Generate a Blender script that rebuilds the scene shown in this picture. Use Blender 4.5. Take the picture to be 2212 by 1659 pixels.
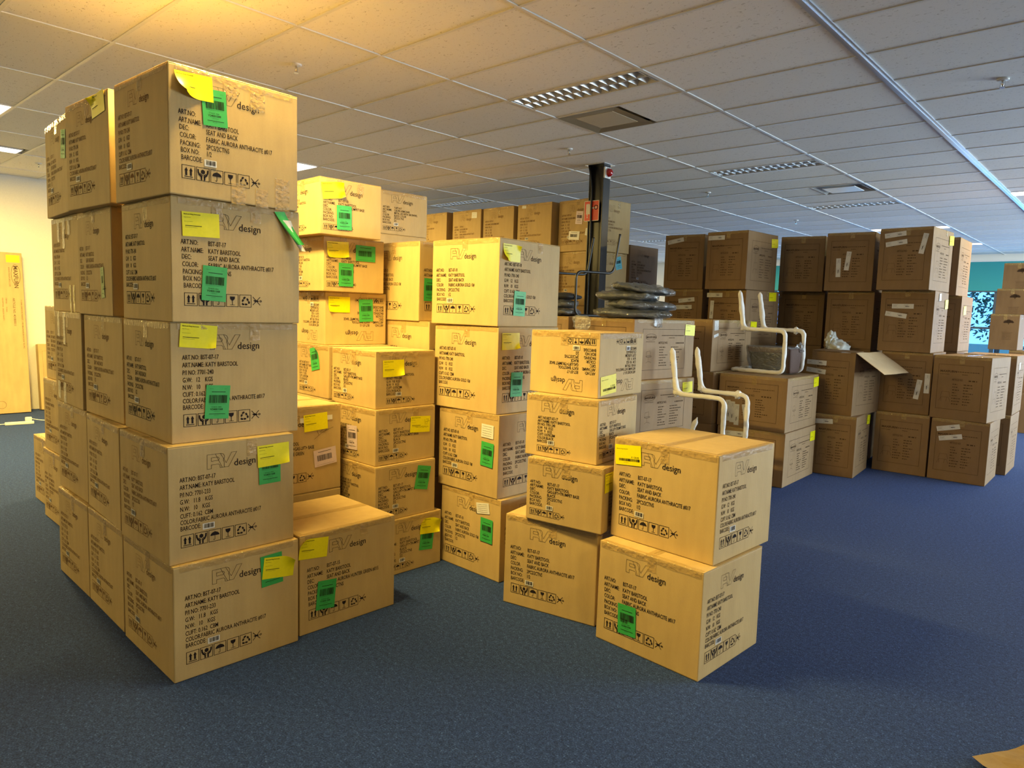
import bpy, bmesh, math, random
from mathutils import Vector, Matrix, noise
random.seed(7)
for _o in list(bpy.data.objects): bpy.data.objects.remove(_o)
scene = bpy.context.scene
COL = scene.collection
PI = math.pi
CE = 3.233            # underside of the ceiling grid
OGX, OGY, TX, TY = -3.876, 2.877, 1.2, 0.6     # ceiling grid origin and tile size

# ---------------------------------------------------------------- camera
cam = bpy.data.cameras.new('camera'); camo = bpy.data.objects.new('camera', cam); COL.objects.link(camo)
_M = Matrix(((0.739063, -0.089543, 0.667659), (0.672867, 0.050778, -0.738018), (0.032182, 0.994688, 0.097778))).to_4x4(); _M.translation = (0, 0, 1.6188); camo.matrix_world = _M
cam.sensor_width = 36; cam.lens = 24.659; cam.shift_x = -9.506/2212; cam.shift_y = -9.2/2212
cam.clip_start = 0.05; cam.clip_end = 300
scene.camera = camo
# ---------------------------------------------------------------- world, lights, exposure
scene.view_settings.view_transform = 'Standard'; scene.view_settings.look = 'None'
scene.view_settings.gamma = 1; scene.view_settings.use_curve_mapping = False
scene.view_settings.exposure = -0.04
w = bpy.data.worlds.new('sky'); scene.world = w; w.use_nodes = True
_bg = w.node_tree.nodes['Background']; _bg.inputs[0].default_value = (0.75, 0.86, 1.0, 1); _bg.inputs[1].default_value = 4.0
WARM = (1.0, 0.71, 0.20)
def area(name, loc, sx, sy, energy, color, rot=(0, 0, 0), spread=None):
    l = bpy.data.lights.new(name, 'AREA'); l.shape = 'RECTANGLE'; l.size = sx; l.size_y = sy
    l.energy = energy; l.color = color
    if spread: l.spread = spread
    o = bpy.data.objects.new(name, l); o.location = loc; o.rotation_euler = rot; COL.objects.link(o); return o
# ceiling lamps that are switched on: (x, y, long side along y?, power)
LAMPS_ON = [(-3.276, 1.527, 0, 250), (-8.076, 1.527, 0, 280), (-8.076, 4.527, 0, 250), (-9.73, 1.63, 1, 140),
            (-0.876, 10.527, 0, 80), (-3.276, 13.527, 0, 80), (-3.276, 16.527, 0, 110), (-8.076, -1.473, 0, 260), (1.524, 1.527, 0, 100), (-8.076, 16.527, 0, 260)]  # the one just right of the camera is unseen, added as warm fill
LAMPS_OFF = [(-3.276, 4.227), (-3.276, 7.527), (-3.276, 10.527), (-8.076, 7.527), (-8.076, 13.527)]
for x, y, lng, e in LAMPS_ON:
    area('ceiling_lamp_light', (x, y, CE-0.012), 1.1 if not lng else .24, .24 if not lng else 1.1, e, WARM)
# daylight entering through the windows of the right wall and of the far wall
area('daylight_right', (6.0, 13.3, 1.75), 2.0, 11.0, 2250, (0.76, 0.92, 1.0), (0, PI/2, 0))
area('ceiling_fill_right', (6.3, 13.0, 0.9), 1.6, 11.0, 400, (1.0, 0.95, 0.86), (0, PI/2+.65, 0))     # added uplight for the ceiling, standing in for light off sunlit ground

area('daylight_far', (-3.0, 20.0, 1.9), 14.0, 2.0, 600, (1.0, 0.92, 0.85), (-PI/2, 0, 0))

# ---------------------------------------------------------------- helpers
def obj(name, me, mat=None, parent=None, loc=(0, 0, 0), rot=(0, 0, 0), **props):
    o = bpy.data.objects.new(name, me)
    if mat is not None and me is not None and not me.materials: me.materials.append(mat)
    o.location = loc; o.rotation_euler = rot
    COL.objects.link(o)
    if parent is not None: o.parent = parent
    for k, v in props.items(): o[k] = v
    return o
def thing(name, label, cat, loc=(0, 0, 0), rz=0, group=None):
    o = bpy.data.objects.new(name, None); o.empty_display_size = .1; COL.objects.link(o)
    o.location = loc; o.rotation_euler = (0, 0, rz); o['label'] = label; o['category'] = cat
    if group: o['group'] = group
    return o
def mesh(name, verts, faces, smooth=False):
    me = bpy.data.meshes.new(name); me.from_pydata([tuple(v) for v in verts], [], faces); me.update()
    if smooth:
        for p in me.polygons: p.use_smooth = True
    return me
def from_bm(name, bm, smooth=False):
    bmesh.ops.recalc_face_normals(bm, faces=bm.faces)
    me = bpy.data.meshes.new(name); bm.to_mesh(me); bm.free()
    if smooth:
        for p in me.polygons: p.use_smooth = True
    return me
def bx(bm, x0, x1, y0, y1, z0, z1, bev=0, seg=1, M=None):
    r = bmesh.ops.create_cube(bm, size=1)
    vs = r['verts']
    for v in vs: v.co = Vector(((x0+x1)/2+v.co.x*(x1-x0), (y0+y1)/2+v.co.y*(y1-y0), (z0+z1)/2+v.co.z*(z1-z0)))
    if bev:
        es = list({e for v in vs for e in v.link_edges})
        r2 = bmesh.ops.bevel(bm, geom=es, offset=bev, segments=seg, affect='EDGES', profile=.6)
        vs = list({v for f in r2['faces'] for v in f.verts} | {v for v in vs if v.is_valid})
    if M is not None:
        for v in vs: v.co = M @ v.co
    return vs
def boxme(name, x0, x1, y0, y1, z0, z1, bev=0, seg=1):
    bm = bmesh.new(); bx(bm, x0, x1, y0, y1, z0, z1, bev, seg); return from_bm(name, bm)
def fillet(pts, r, n=5):
    pts = [Vector(p) for p in pts]; out = [pts[0]]
    for i in range(1, len(pts)-1):
        a, b, c = pts[i-1], pts[i], pts[i+1]
        d1 = (a-b).normalized()*min(r, (a-b).length*.45); d2 = (c-b).normalized()*min(r, (c-b).length*.45)
        for k in range(n+1):
            t = k/n; out.append((b+d1)*(1-t)**2+b*2*t*(1-t)+(b+d2)*t*t)
    out.append(pts[-1]); return out
def resample(pts, step):
    out = [pts[0]]
    for a, b in zip(pts[:-1], pts[1:]):
        n = max(1, int((b-a).length/step))
        for k in range(1, n+1): out.append(a.lerp(b, k/n))
    return out
def tube(pts, rad, seg=10, wob=0.0, taper=None, seed=0):
    vs, fs = [], []; n = len(pts); up = Vector((0, 0, 1)); prev = None; L = 0
    tot = sum((pts[i+1]-pts[i]).length for i in range(n-1))
    for i, p in enumerate(pts):
        t = (pts[min(i+1, n-1)]-pts[max(i-1, 0)]).normalized()
        if prev is None:
            s = t.cross(up) if abs(t.z) < .95 else t.cross(Vector((1, 0, 0)))
        else: s = prev-t*prev.dot(t)
        s.normalize(); prev = s; q = t.cross(s)
        if i: L += (p-pts[i-1]).length
        r = rad(L/tot) if callable(rad) else rad
        for k in range(seg):
            a = 2*PI*k/seg; d = s*math.cos(a)+q*math.sin(a)
            rr = r*(1+wob*noise.noise(Vector((p.x*18+seed, p.y*18, p.z*18))+d*1.3))
            vs.append(p+d*rr)
    for i in range(n-1):
        for k in range(seg):
            a, b = i*seg+k, i*seg+(k+1) % seg; fs.append((a, b, b+seg, a+seg))
    fs.append(tuple(range(seg))[::-1]); fs.append(tuple(range((n-1)*seg, n*seg)))
    return vs, fs

# ---------------------------------------------------------------- materials
def newmat(name):
    m = bpy.data.materials.new(name); m.use_nodes = True; nt = m.node_tree
    return m, nt, nt.nodes, nt.links, nt.nodes['Principled BSDF']
def plain(name, col, rough=.5, metal=0, spec=.5, bump=0, bscale=40, coat=0):
    m, nt, N, L, P = newmat(name)
    P.inputs['Base Color'].default_value = (*col, 1); P.inputs['Roughness'].default_value = rough
    P.inputs['Metallic'].default_value = metal; P.inputs['Specular IOR Level'].default_value = spec
    P.inputs['Coat Weight'].default_value = coat
    tc = N.new('ShaderNodeTexCoord'); nz = N.new('ShaderNodeTexNoise'); nz.inputs['Scale'].default_value = bscale
    L.new(tc.outputs['Object'], nz.inputs['Vector'])
    mx = N.new('ShaderNodeMixRGB'); mx.blend_type = 'MULTIPLY'; mx.inputs[0].default_value = .12
    mx.inputs[1].default_value = (*col, 1); L.new(nz.outputs['Fac'], mx.inputs[2]); L.new(mx.outputs[0], P.inputs['Base Color'])
    if bump:
        b = N.new('ShaderNodeBump'); b.inputs['Strength'].default_value = bump; b.inputs['Distance'].default_value = .01
        L.new(nz.outputs['Fac'], b.inputs['Height']); L.new(b.outputs[0], P.inputs['Normal'])
    return m
def cardboard(name, c0, c1, rough=.62):
    m, nt, N, L, P = newmat(name)
    tc = N.new('ShaderNodeTexCoord'); oi = N.new('ShaderNodeObjectInfo')
    mp = N.new('ShaderNodeMapping'); L.new(tc.outputs['Object'], mp.inputs[0]); mp.inputs['Scale'].default_value = (14, 14, 3)
    n1 = N.new('ShaderNodeTexNoise'); n1.inputs['Scale'].default_value = 1.3; n1.inputs['Detail'].default_value = 7; L.new(mp.outputs[0], n1.inputs['Vector'])
    n2 = N.new('ShaderNodeTexNoise'); n2.inputs['Scale'].default_value = 3; n2.inputs['Detail'].default_value = 4; L.new(tc.outputs['Object'], n2.inputs['Vector'])
    n3 = N.new('ShaderNodeTexNoise'); n3.inputs['Scale'].default_value = 260; L.new(tc.outputs['Object'], n3.inputs['Vector'])
    ad = N.new('ShaderNodeMath'); ad.operation = 'ADD'; L.new(n1.outputs['Fac'], ad.inputs[0]); L.new(n2.outputs['Fac'], ad.inputs[1])
    a2 = N.new('ShaderNodeMath'); a2.operation = 'MULTIPLY_ADD'; L.new(oi.outputs['Random'], a2.inputs[0]); a2.inputs[1].default_value = .5; L.new(ad.outputs[0], a2.inputs[2])
    a3 = N.new('ShaderNodeMath'); a3.operation = 'MULTIPLY_ADD'; L.new(n3.outputs['Fac'], a3.inputs[0]); a3.inputs[1].default_value = .35; L.new(a2.outputs[0], a3.inputs[2])
    mr = N.new('ShaderNodeMapRange'); mr.inputs[1].default_value = .85; mr.inputs[2].default_value = 2.0; L.new(a3.outputs[0], mr.inputs[0])
    mx = N.new('ShaderNodeMixRGB'); mx.inputs[1].default_value = (*c0, 1); mx.inputs[2].default_value = (*c1, 1); L.new(mr.outputs[0], mx.inputs[0])
    L.new(mx.outputs[0], P.inputs['Base Color']); P.inputs['Roughness'].default_value = rough; P.inputs['Specular IOR Level'].default_value = .35
    # flute ridges under the liner plus soft warping of the panels
    wv = N.new('ShaderNodeTexWave'); wv.wave_type = 'BANDS'; wv.bands_direction = 'DIAGONAL'; wv.inputs['Scale'].default_value = 34
    mp2 = N.new('ShaderNodeMapping'); mp2.inputs['Scale'].default_value = (1, 1, 0); L.new(tc.outputs['Object'], mp2.inputs[0]); L.new(mp2.outputs[0], wv.inputs['Vector'])
    b0 = N.new('ShaderNodeBump'); b0.inputs['Strength'].default_value = .05; b0.inputs['Distance'].default_value = .002; L.new(wv.outputs['Fac'], b0.inputs['Height'])
    b1 = N.new('ShaderNodeBump'); b1.inputs['Strength'].default_value = .35; b1.inputs['Distance'].default_value = .02; L.new(n2.outputs['Fac'], b1.inputs['Height']); L.new(b0.outputs[0], b1.inputs['Normal'])
    L.new(b1.outputs[0], P.inputs['Normal'])
    return m
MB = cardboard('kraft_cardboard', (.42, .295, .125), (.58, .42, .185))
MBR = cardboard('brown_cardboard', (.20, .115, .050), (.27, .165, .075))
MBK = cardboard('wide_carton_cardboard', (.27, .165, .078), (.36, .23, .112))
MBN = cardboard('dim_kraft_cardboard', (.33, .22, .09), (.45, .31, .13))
MBI = cardboard('cardboard_inside', (.56, .40, .22), (.66, .48, .28))
def mk_flat(name, col, rough=.5, spec=.4): return plain(name, col, rough, spec=spec, bump=0, bscale=60)
INK = mk_flat('black_print', (.022, .017, .020), .8, .1); INKF = mk_flat('pale_brown_print', (.19, .105, .05), .8, .1); INKM = mk_flat('brown_print', (.085, .050, .028), .8, .1)
YEL = mk_flat('yellow_paper', (.88, .80, .0), .4); GRN = mk_flat('green_paper', (.045, .42, .095), .45); PGRN = mk_flat('pale_green_paper', (.33, .50, .17), .45)
PNK = mk_flat('pale_pink_paper', (.66, .53, .58), .5); WHT = mk_flat('white_paper', (.72, .71, .68), .5); BLU = mk_flat('blue_green_paper', (.10, .42, .52), .4)
def tape_mat(name, tint, fac):
    m, nt, N, L, P = newmat(name)
    P.inputs['Base Color'].default_value = (*tint, 1); P.inputs['Roughness'].default_value = .07; P.inputs['Specular IOR Level'].default_value = 1.0
    tr = N.new('ShaderNodeBsdfTransparent'); mx = N.new('ShaderNodeMixShader'); mx.inputs[0].default_value = fac
    L.new(tr.outputs[0], mx.inputs[1]); L.new(P.outputs[0], mx.inputs[2]); L.new(mx.outputs[0], nt.nodes['Material Output'].inputs[0])
    tc = N.new('ShaderNodeTexCoord'); nz = N.new('ShaderNodeTexNoise'); nz.inputs['Scale'].default_value = 45; nz.inputs['Detail'].default_value = 4; L.new(tc.outputs['Object'], nz.inputs['Vector'])
    b = N.new('ShaderNodeBump'); b.inputs['Strength'].default_value = 1; b.inputs['Distance'].default_value = .014; L.new(nz.outputs['Fac'], b.inputs['Height']); L.new(b.outputs[0], P.inputs['Normal'])
    return m
TAPE = tape_mat('brown_clear_tape', (.60, .41, .15), .46)
def bag_mat():
    m, nt, N, L, P = newmat('clear_plastic_bag')
    tr = N.new('ShaderNodeBsdfTransparent'); gl = N.new('ShaderNodeBsdfGlossy'); gl.inputs['Roughness'].default_value = .14; gl.inputs['Color'].default_value = (.95, .97, 1, 1)
    P.inputs['Base Color'].default_value = (.60, .64, .66, 1); P.inputs['Roughness'].default_value = .4
    lw = N.new('ShaderNodeLayerWeight'); lw.inputs[0].default_value = .35
    tc = N.new('ShaderNodeTexCoord'); nz = N.new('ShaderNodeTexNoise'); nz.inputs['Scale'].default_value = 16; nz.inputs['Detail'].default_value = 3; nz.inputs['Distortion'].default_value = 1.5; L.new(tc.outputs['Object'], nz.inputs['Vector'])
    b = N.new('ShaderNodeBump'); b.inputs['Strength'].default_value = 1; b.inputs['Distance'].default_value = .02; L.new(nz.outputs['Fac'], b.inputs['Height']); L.new(b.outputs[0], gl.inputs['Normal']); L.new(b.outputs[0], lw.inputs['Normal']); L.new(b.outputs[0], P.inputs['Normal'])
    m1 = N.new('ShaderNodeMixShader'); m1.inputs[0].default_value = .14; L.new(tr.outputs[0], m1.inputs[1]); L.new(P.outputs[0], m1.inputs[2])
    mr = N.new('ShaderNodeMapRange'); mr.inputs[3].default_value = .06; mr.inputs[4].default_value = .6; L.new(lw.outputs['Fresnel'], mr.inputs[0])
    m2 = N.new('ShaderNodeMixShader'); L.new(mr.outputs[0], m2.inputs[0]); L.new(m1.outputs[0], m2.inputs[1]); L.new(gl.outputs[0], m2.inputs[2]); L.new(m2.outputs[0], nt.nodes['Material Output'].inputs[0])
    return m
BAGM = bag_mat()
FOAM = plain('white_foam_wrap', (.90, .89, .86), .6, bump=.5, bscale=30)
BLK = plain('black_steel', (.012, .012, .014), .32, spec=.5, bump=.05, bscale=20)
BLKT = plain('black_tube', (.015, .015, .017), .35)
CUSH = plain('charcoal_fabric', (.018, .019, .022), .75, bump=.3, bscale=120)
BRF = plain('brown_fabric', (.10, .055, .04), .8, bump=.3, bscale=120)
WHITEM = plain('white_enamel', (.78, .78, .76), .35)
METAL = plain('brushed_aluminium', (.75, .76, .78), .28, metal=1)
CHROME = plain('chrome', (.8, .8, .8), .12, metal=1)
REDS = plain('red_sign_enamel', (.62, .035, .012), .4); REDL = plain('red_plastic_lens', (.35, .01, .012), .12, coat=.6)
WALLM = plain('cream_wall_paint', (.88, .84, .74), .7, bump=.08, bscale=90)
TEAL = plain('teal_blind_fabric', (.03, .30, .33), .8, bump=.1, bscale=200)
DARKF = plain('dark_window_frame', (.03, .06, .10), .4)
CABLE = plain('white_cable_plastic', (.80, .79, .72), .4)
def floor_mat():
    m, nt, N, L, P = newmat('navy_carpet')
    tc = N.new('ShaderNodeTexCoord')
    n1 = N.new('ShaderNodeTexNoise'); n1.inputs['Scale'].default_value = 150; n1.inputs['Detail'].default_value = 3; n1.inputs['Roughness'].default_value = .7
    n2 = N.new('ShaderNodeTexNoise'); n2.inputs['Scale'].default_value = 2.2; n2.inputs['Detail'].default_value = 5
    n3 = N.new('ShaderNodeTexNoise'); n3.inputs['Scale'].default_value = 48; n3.inputs['Detail'].default_value = 2
    for n in (n1, n2, n3): L.new(tc.outputs['Object'], n.inputs['Vector'])
    cr = N.new('ShaderNodeValToRGB'); e = cr.color_ramp.elements
    e[0].position = .36; e[0].color = (.006, .015, .066, 1); e[1].position = .62; e[1].color = (.024, .056, .195, 1)
    k = cr.color_ramp.elements.new(.76); k.color = (.11, .20, .50, 1)
    ad = N.new('ShaderNodeMath'); ad.operation = 'MULTIPLY_ADD'; L.new(n3.outputs['Fac'], ad.inputs[0]); ad.inputs[1].default_value = .35; L.new(n1.outputs['Fac'], ad.inputs[2])
    sb = N.new('ShaderNodeMath'); sb.operation = 'SUBTRACT'; L.new(ad.outputs[0], sb.inputs[0]); sb.inputs[1].default_value = .17
    L.new(sb.outputs[0], cr.inputs[0])
    mx = N.new('ShaderNodeMixRGB'); mx.blend_type = 'MULTIPLY'; mx.inputs[0].default_value = .35; L.new(cr.outputs[0], mx.inputs[1]); L.new(n2.outputs['Color'], mx.inputs[2])
    L.new(cr.outputs[0], P.inputs['Base Color']); P.inputs['Roughness'].default_value = .95; P.inputs['Specular IOR Level'].default_value = .15
    P.inputs['Sheen Weight'].default_value = .1; P.inputs['Sheen Tint'].default_value = (.5, .6, .9, 1)
    b = N.new('ShaderNodeBump'); b.inputs['Strength'].default_value = .8; b.inputs['Distance'].default_value = .006; L.new(n1.outputs['Fac'], b.inputs['Height']); L.new(b.outputs[0], P.inputs['Normal'])
    return m
def tile_mat():
    m, nt, N, L, P = newmat('mineral_ceiling_tile')
    tc = N.new('ShaderNodeTexCoord'); oi = N.new('ShaderNodeObjectInfo')
    of = N.new('ShaderNodeVectorMath'); of.operation = 'ADD'; L.new(tc.outputs['Object'], of.inputs[0]); L.new(oi.outputs['Location'], of.inputs[1])
    mp = N.new('ShaderNodeMapping'); mp.inputs['Scale'].default_value = (38, 75, 38); L.new(of.outputs[0], mp.inputs[0])
    n1 = N.new('ShaderNodeTexNoise'); n1.inputs['Scale'].default_value = 1.0; n1.inputs['Detail'].default_value = 2; n1.inputs['Distortion'].default_value = 1.2; L.new(mp.outputs[0], n1.inputs['Vector'])
    cr = N.new('ShaderNodeValToRGB'); e = cr.color_ramp.elements
    e[0].position = .30; e[0].color = (.58, .56, .52, 1); e[1].position = .36; e[1].color = (.92, .91, .88, 1)
    L.new(n1.outputs['Fac'], cr.inputs[0])
    mr = N.new('ShaderNodeMapRange'); mr.inputs[3].default_value = .90; mr.inputs[4].default_value = 1.0; L.new(oi.outputs['Random'], mr.inputs[0])
    mx = N.new('ShaderNodeVectorMath'); mx.operation = 'SCALE'; L.new(cr.outputs[0], mx.inputs[0]); L.new(mr.outputs[0], mx.inputs['Scale'])
    L.new(mx.outputs[0], P.inputs['Base Color']); P.inputs['Roughness'].default_value = .9; P.inputs['Specular IOR Level'].default_value = .2
    return m
FLOORM, TILEM = floor_mat(), tile_mat()
def glass_mat(nm, col):
    m, nt, N, L, P = newmat(nm)
    tr = N.new('ShaderNodeBsdfTransparent'); tr.inputs[0].default_value = (*col, 1)
    gl = N.new('ShaderNodeBsdfGlossy'); gl.inputs['Roughness'].default_value = .03
    mx = N.new('ShaderNodeMixShader'); mx.inputs[0].default_value = .06
    L.new(tr.outputs[0], mx.inputs[1]); L.new(gl.outputs[0], mx.inputs[2]); L.new(mx.outputs[0], nt.nodes['Material Output'].inputs[0])
    return m
GLASS = glass_mat('blue_tinted_glass', (.38, .66, .98)); CLEAR = glass_mat('clear_glass', (.93, .95, .96))
LEAF = plain('tree_foliage', (.05, .10, .05), .7, bump=.3, bscale=6); BARK = plain('bark', (.10, .07, .05), .9); GRASS = plain('grass_ground', (.10, .14, .07), .9)

# ---------------------------------------------------------------- room
X0, X1, Y0, Y1 = -11.75, 5.6, -6.0, 19.2
obj('floor', boxme('floor', X0-.3, X1+.3, Y0-.3, Y1+.3, -.12, 0), FLOORM, kind='structure')
ceil = obj('ceiling', boxme('ceiling', X0-.3, X1+.3, Y0-.3, Y1+.3, CE+.14, CE+.26), WALLM, kind='structure')
obj('wall_left', boxme('wall_left', X0-.2, X0, Y0-.2, Y1+.2, 0, CE+.14), WALLM, kind='structure')
obj('wall_back', boxme('wall_back', X0-.2, X1+.2, Y0-.2, Y0, 0, CE+.14), WALLM, kind='structure')
def window_wall(nm, horiz, at, a0, a1, wins, sill, head, sgn):
    bm = bmesh.new()
    def w_(p0, p1, z0, z1):
        if p1-p0 < 1e-4 or z1-z0 < 1e-4: return
        lo, hi = (at, at+.22*sgn) if sgn > 0 else (at-.22, at)
        if horiz: bx(bm, p0, p1, lo, hi, z0, z1)
        else: bx(bm, lo, hi, p0, p1, z0, z1)
    w_(a0, a1, 0, sill); w_(a0, a1, head, CE+.14)
    prev = a0
    for (p0, p1) in wins: w_(prev, p0, sill, head); prev = p1
    w_(prev, a1, sill, head)
    return obj(nm, from_bm(nm, bm), WALLM, kind='structure')
WF = [(-10.7, -6.9), (-6.3, -4.4), (-4.05, -1.47), (-1.2, 1.4), (1.8, 4.8)]
window_wall('wall_far', True, Y1, X0-.2, X1+.2, WF, .85, 3.11, 1)
WR = [(8.0, 11.2), (11.6, 14.8), (15.2, 18.4)]
window_wall('wall_right', False, X1, Y0-.2, Y1+.2, WR, .85, 3.0, 1)
def window(n, horiz, at, p0, p1, z0, z1, blind=None):
    def B(bm, a0, a1, d0, d1, zz0, zz1, bev=0):
        if horiz: bx(bm, a0, a1, at+d0, at+d1, zz0, zz1, bev)
        else: bx(bm, at+d0, at+d1, a0, a1, zz0, zz1, bev)
    bm = bmesh.new(); mid = (p0+p1)/2
    for a0, a1 in ((p0, p0+.06), (p1-.06, p1), (mid-.045, mid+.045)): B(bm, a0, a1, .06, .13, z0, z1)
    for zz in (z0, z1-.06): B(bm, p0, p1, .055, .135, zz, zz+.06)
    B(bm, p0, p1, .065, .125, 1.545, 1.595)
    fr = obj('window_%d' % n, from_bm('window_frame', bm), DARKF, kind='structure')
    for a0, a1 in ((p0+.06, mid-.045), (mid+.045, p1-.06)):
        for z_0, z_1 in ((z0+.06, 1.545), (1.595, z1-.06)):
            bm = bmesh.new(); B(bm, a0, a1, .09, .098, z_0, z_1); obj('window_pane', from_bm('pane', bm), GLASS if horiz else CLEAR, fr)
    bm = bmesh.new(); B(bm, p0-.03, p1+.03, -.05, .05, z0-.03, z0, .005); obj('window_sill', from_bm('sill', bm), WHITEM, fr)
    if blind:
        bm = bmesh.new(); B(bm, p0+.01, p1-.01, .03, .034, blind, z1-.02); obj('blind_fabric', from_bm('blind', bm), TEAL, fr)
        bm = bmesh.new(); B(bm, p0+.01, p1-.01, .02, .044, blind-.03, blind, .004); obj('blind_rail', from_bm('rail', bm), DARKF, fr)
        bm = bmesh.new(); B(bm, p0, p1, .0, .05, z1-.03, z1, .004); obj('blind_cassette', from_bm('cas', bm), WHITEM, fr)
k = 1
for a0, a1 in WF: window(k, True, Y1, a0, a1, .85, 3.11, 2.42); k += 1
for a0, a1 in WR: window(k, False, X1, a0, a1, .85, 3.0); k += 1
# ceiling tiles and grid
lamps = [(x, y, l) for x, y, l, _ in LAMPS_ON] + [(x, y, 0) for x, y in LAMPS_OFF]
DIFF = [(-2.996, 9.18, 'white'), (-3.576, 4.977, 'stained')]
tm = boxme('ceiling_tile', -.588, .588, -.289, .289, 0, .016, .002); tm.materials.append(TILEM)
thalf = boxme('ceiling_tile_narrow', -.588, .588, -.139, .139, 0, .016, .002); thalf.materials.append(TILEM)
tsq = boxme('ceiling_tile_square', -.289, .289, -.289, .289, 0, .016, .002); tsq.materials.append(TILEM)
tq = []
Minv = camo.matrix_world.inverted()
for c in range(-7, 8):
    for r in range(-15, 28):
        x, y = OGX+TX*(c+.5), OGY+TY*(r+.5); me = tm; sx = 1
        if x-.6 < X0 or x+.6 > X1:
            lo, hi = max(x-.59, X0+.005), min(x+.59, X1-.005)
            if hi-lo < .05: continue
            sx = (hi-lo)/1.18; x = (lo+hi)/2
        if y-.3 < Y0 or y+.3 > Y1: continue
        hit = [l for l in lamps if abs(l[0]-x) < .35 and abs(l[1]-y) < .3 and not l[2]]
        hit2 = [l for l in lamps if l[2] and abs(l[0]-x) < .6 and abs(l[1]-y) < .75]
        if hit: me = thalf; y = y-.15 if hit[0][1] > y else y+.15
        dd = [d for d in DIFF if abs(d[0]-x) < .5 and abs(d[1]-y) < .2]
        if dd: me = tsq; x = x-.3 if dd[0][0] > x else x+.3
        if hit2: 
            x, sx = x+.16, .70
        p = Minv @ Vector((x, y, CE)); vis = p.z < -.2 and abs(p.x/p.z) < .85 and abs(p.y/p.z) < .66
        tq.append((0 if vis else 1, -p.z if vis else 0, x, y, sx, me))
tq.sort(key=lambda a: (a[0], a[1]))
for v, d, x, y, sx, me in tq[:300]:
    o = obj('ceiling_tile', me, None, ceil, (x, y, CE+.004+random.random()*.002)); o.scale.x = sx
bm = bmesh.new()
for v, d, x, y, sx, me in tq[300:]: bx(bm, x-.588*sx, x+.588*sx, y-.289, y+.289, CE+.004, CE+.02)
obj('ceiling_tile', from_bm('ceiling_tiles_far', bm), TILEM, ceil, kind='stuff')
GRID = plain('white_grid_steel', (.80, .80, .78), .35); GRIDW = plain('glossy_rail_steel', (.80, .84, .88), .28, metal=.75)
for r in range(-14, 28):
    y = OGY+TY*r
    if Y0 < y < Y1: obj('grid_rail', boxme('r', X0, X1, y-.011, y+.011, CE, CE+.03), GRID, ceil)
for c in range(-6, 8):
    x = OGX+TX*c
    if c == 2:
        bm = bmesh.new(); bx(bm, x-.030, x+.030, Y0, Y1, CE-.004, CE+.03, .001); bx(bm, x-.008, x+.008, Y0, Y1, CE-.010, CE-.004, .001)
        obj('wide_grid_rail', from_bm('wr', bm), GRIDW, ceil)
    else: obj('grid_rail', boxme('r', x-.011, x+.011, Y0, Y1, CE-.0008, CE+.03), GRID, ceil)
for x, y, l in lamps:                                   # short rails beside each lamp
    if not l:
        yy = y+.15+.004 if abs(((y-OGY)/TY) % 1-.25) < .1 else y-.15-.004
        obj('grid_rail', boxme('r', x-.59, x+.59, yy-.011, yy+.011, CE-.0004, CE+.03), GRID, ceil)
# recessed louvre lamps
LAMPLAB = {(-3.276, 4.227): 'large unlit louvred ceiling lamp in the middle, nearest of the unlit ones',
 (-3.276, 7.527): 'unlit louvred ceiling lamp behind the black column, before the square air diffuser',
 (-3.276, 10.527): 'unlit louvred ceiling lamp just beyond the square air diffuser',
 (-8.076, 7.527): 'unlit louvred ceiling lamp low over the back row cartons at left centre',
 (-8.076, 13.527): 'faint unlit louvred ceiling lamp farthest back, above the dark cartons',
 (-3.276, 1.527): 'lit ceiling lamp directly above the nearest left carton stack',
 (-8.076, 1.527): 'lit ceiling lamp cut by the left picture edge, the nearer one',
 (-8.076, 4.527): 'lit ceiling lamp just right of the nearest left carton stack',
 (-9.73, 1.63): 'narrow lit ceiling lamp at the left edge near the wall',
 (-0.876, 10.527): 'lit ceiling lamp at the right edge beside the wide bluish rail',
 (-3.276, 13.527): 'lit ceiling lamp over the topmost back right carton',
 (-3.276, 16.527): 'lit ceiling lamp nearest the far windows',
 (-8.076, -1.473): 'lit ceiling lamp behind the camera near the left wall',
 (1.524, 1.527): 'unseen fill lamp added in the ceiling to the right of the camera',
 (-8.076, 16.527): 'lit ceiling lamp far back near the left end of the windows'}
LOUV = plain('satin_louvre', (.72, .74, .76), .3, metal=.35)
bmh = bmesh.new()
bx(bmh, -.59, .59, -.14, -.132, -.001, .1); bx(bmh, -.59, .59, .132, .14, 0, .1); bx(bmh, -.59, -.582, -.132, .132, 0, .1); bx(bmh, .582, .59, -.132, .132, 0, .1); bx(bmh, -.59, .59, -.14, .14, .1, .105)
housing = from_bm('lamp_housing', bmh); housing.materials.append(WHITEM)
bmv = bmesh.new(); bx(bmv, -.58, .58, -.008, .008, .004, .05)
spine = from_bm('louvre_spine', bmv); spine.materials.append(LOUV)
blv = mesh('louvre_blade', [(-.002, -.13, .004), (.002, -.13, .004), (.012, -.13, .045), (-.012, -.13, .045), (-.002, .13, .004), (.002, .13, .004), (.012, .13, .045), (-.012, .13, .045)],
           [(0, 3, 2, 1), (4, 5, 6, 7), (0, 1, 5, 4), (1, 2, 6, 5), (2, 3, 7, 6), (3, 0, 4, 7)]); blv.materials.append(LOUV)
vs, fs = tube([Vector((-.56, 0, 0)), Vector((.56, 0, 0))], .013, 8); tubeme = mesh('fluorescent_tube', vs, fs, True); tubeme.materials.append(WHITEM)
LIT = bpy.data.materials.new('lit_lamp_diffuser'); LIT.use_nodes = True; _e = LIT.node_tree.nodes['Principled BSDF']
_e.inputs['Emission Color'].default_value = (1.0, .86, .74, 1); _e.inputs['Emission Strength'].default_value = 5
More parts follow.
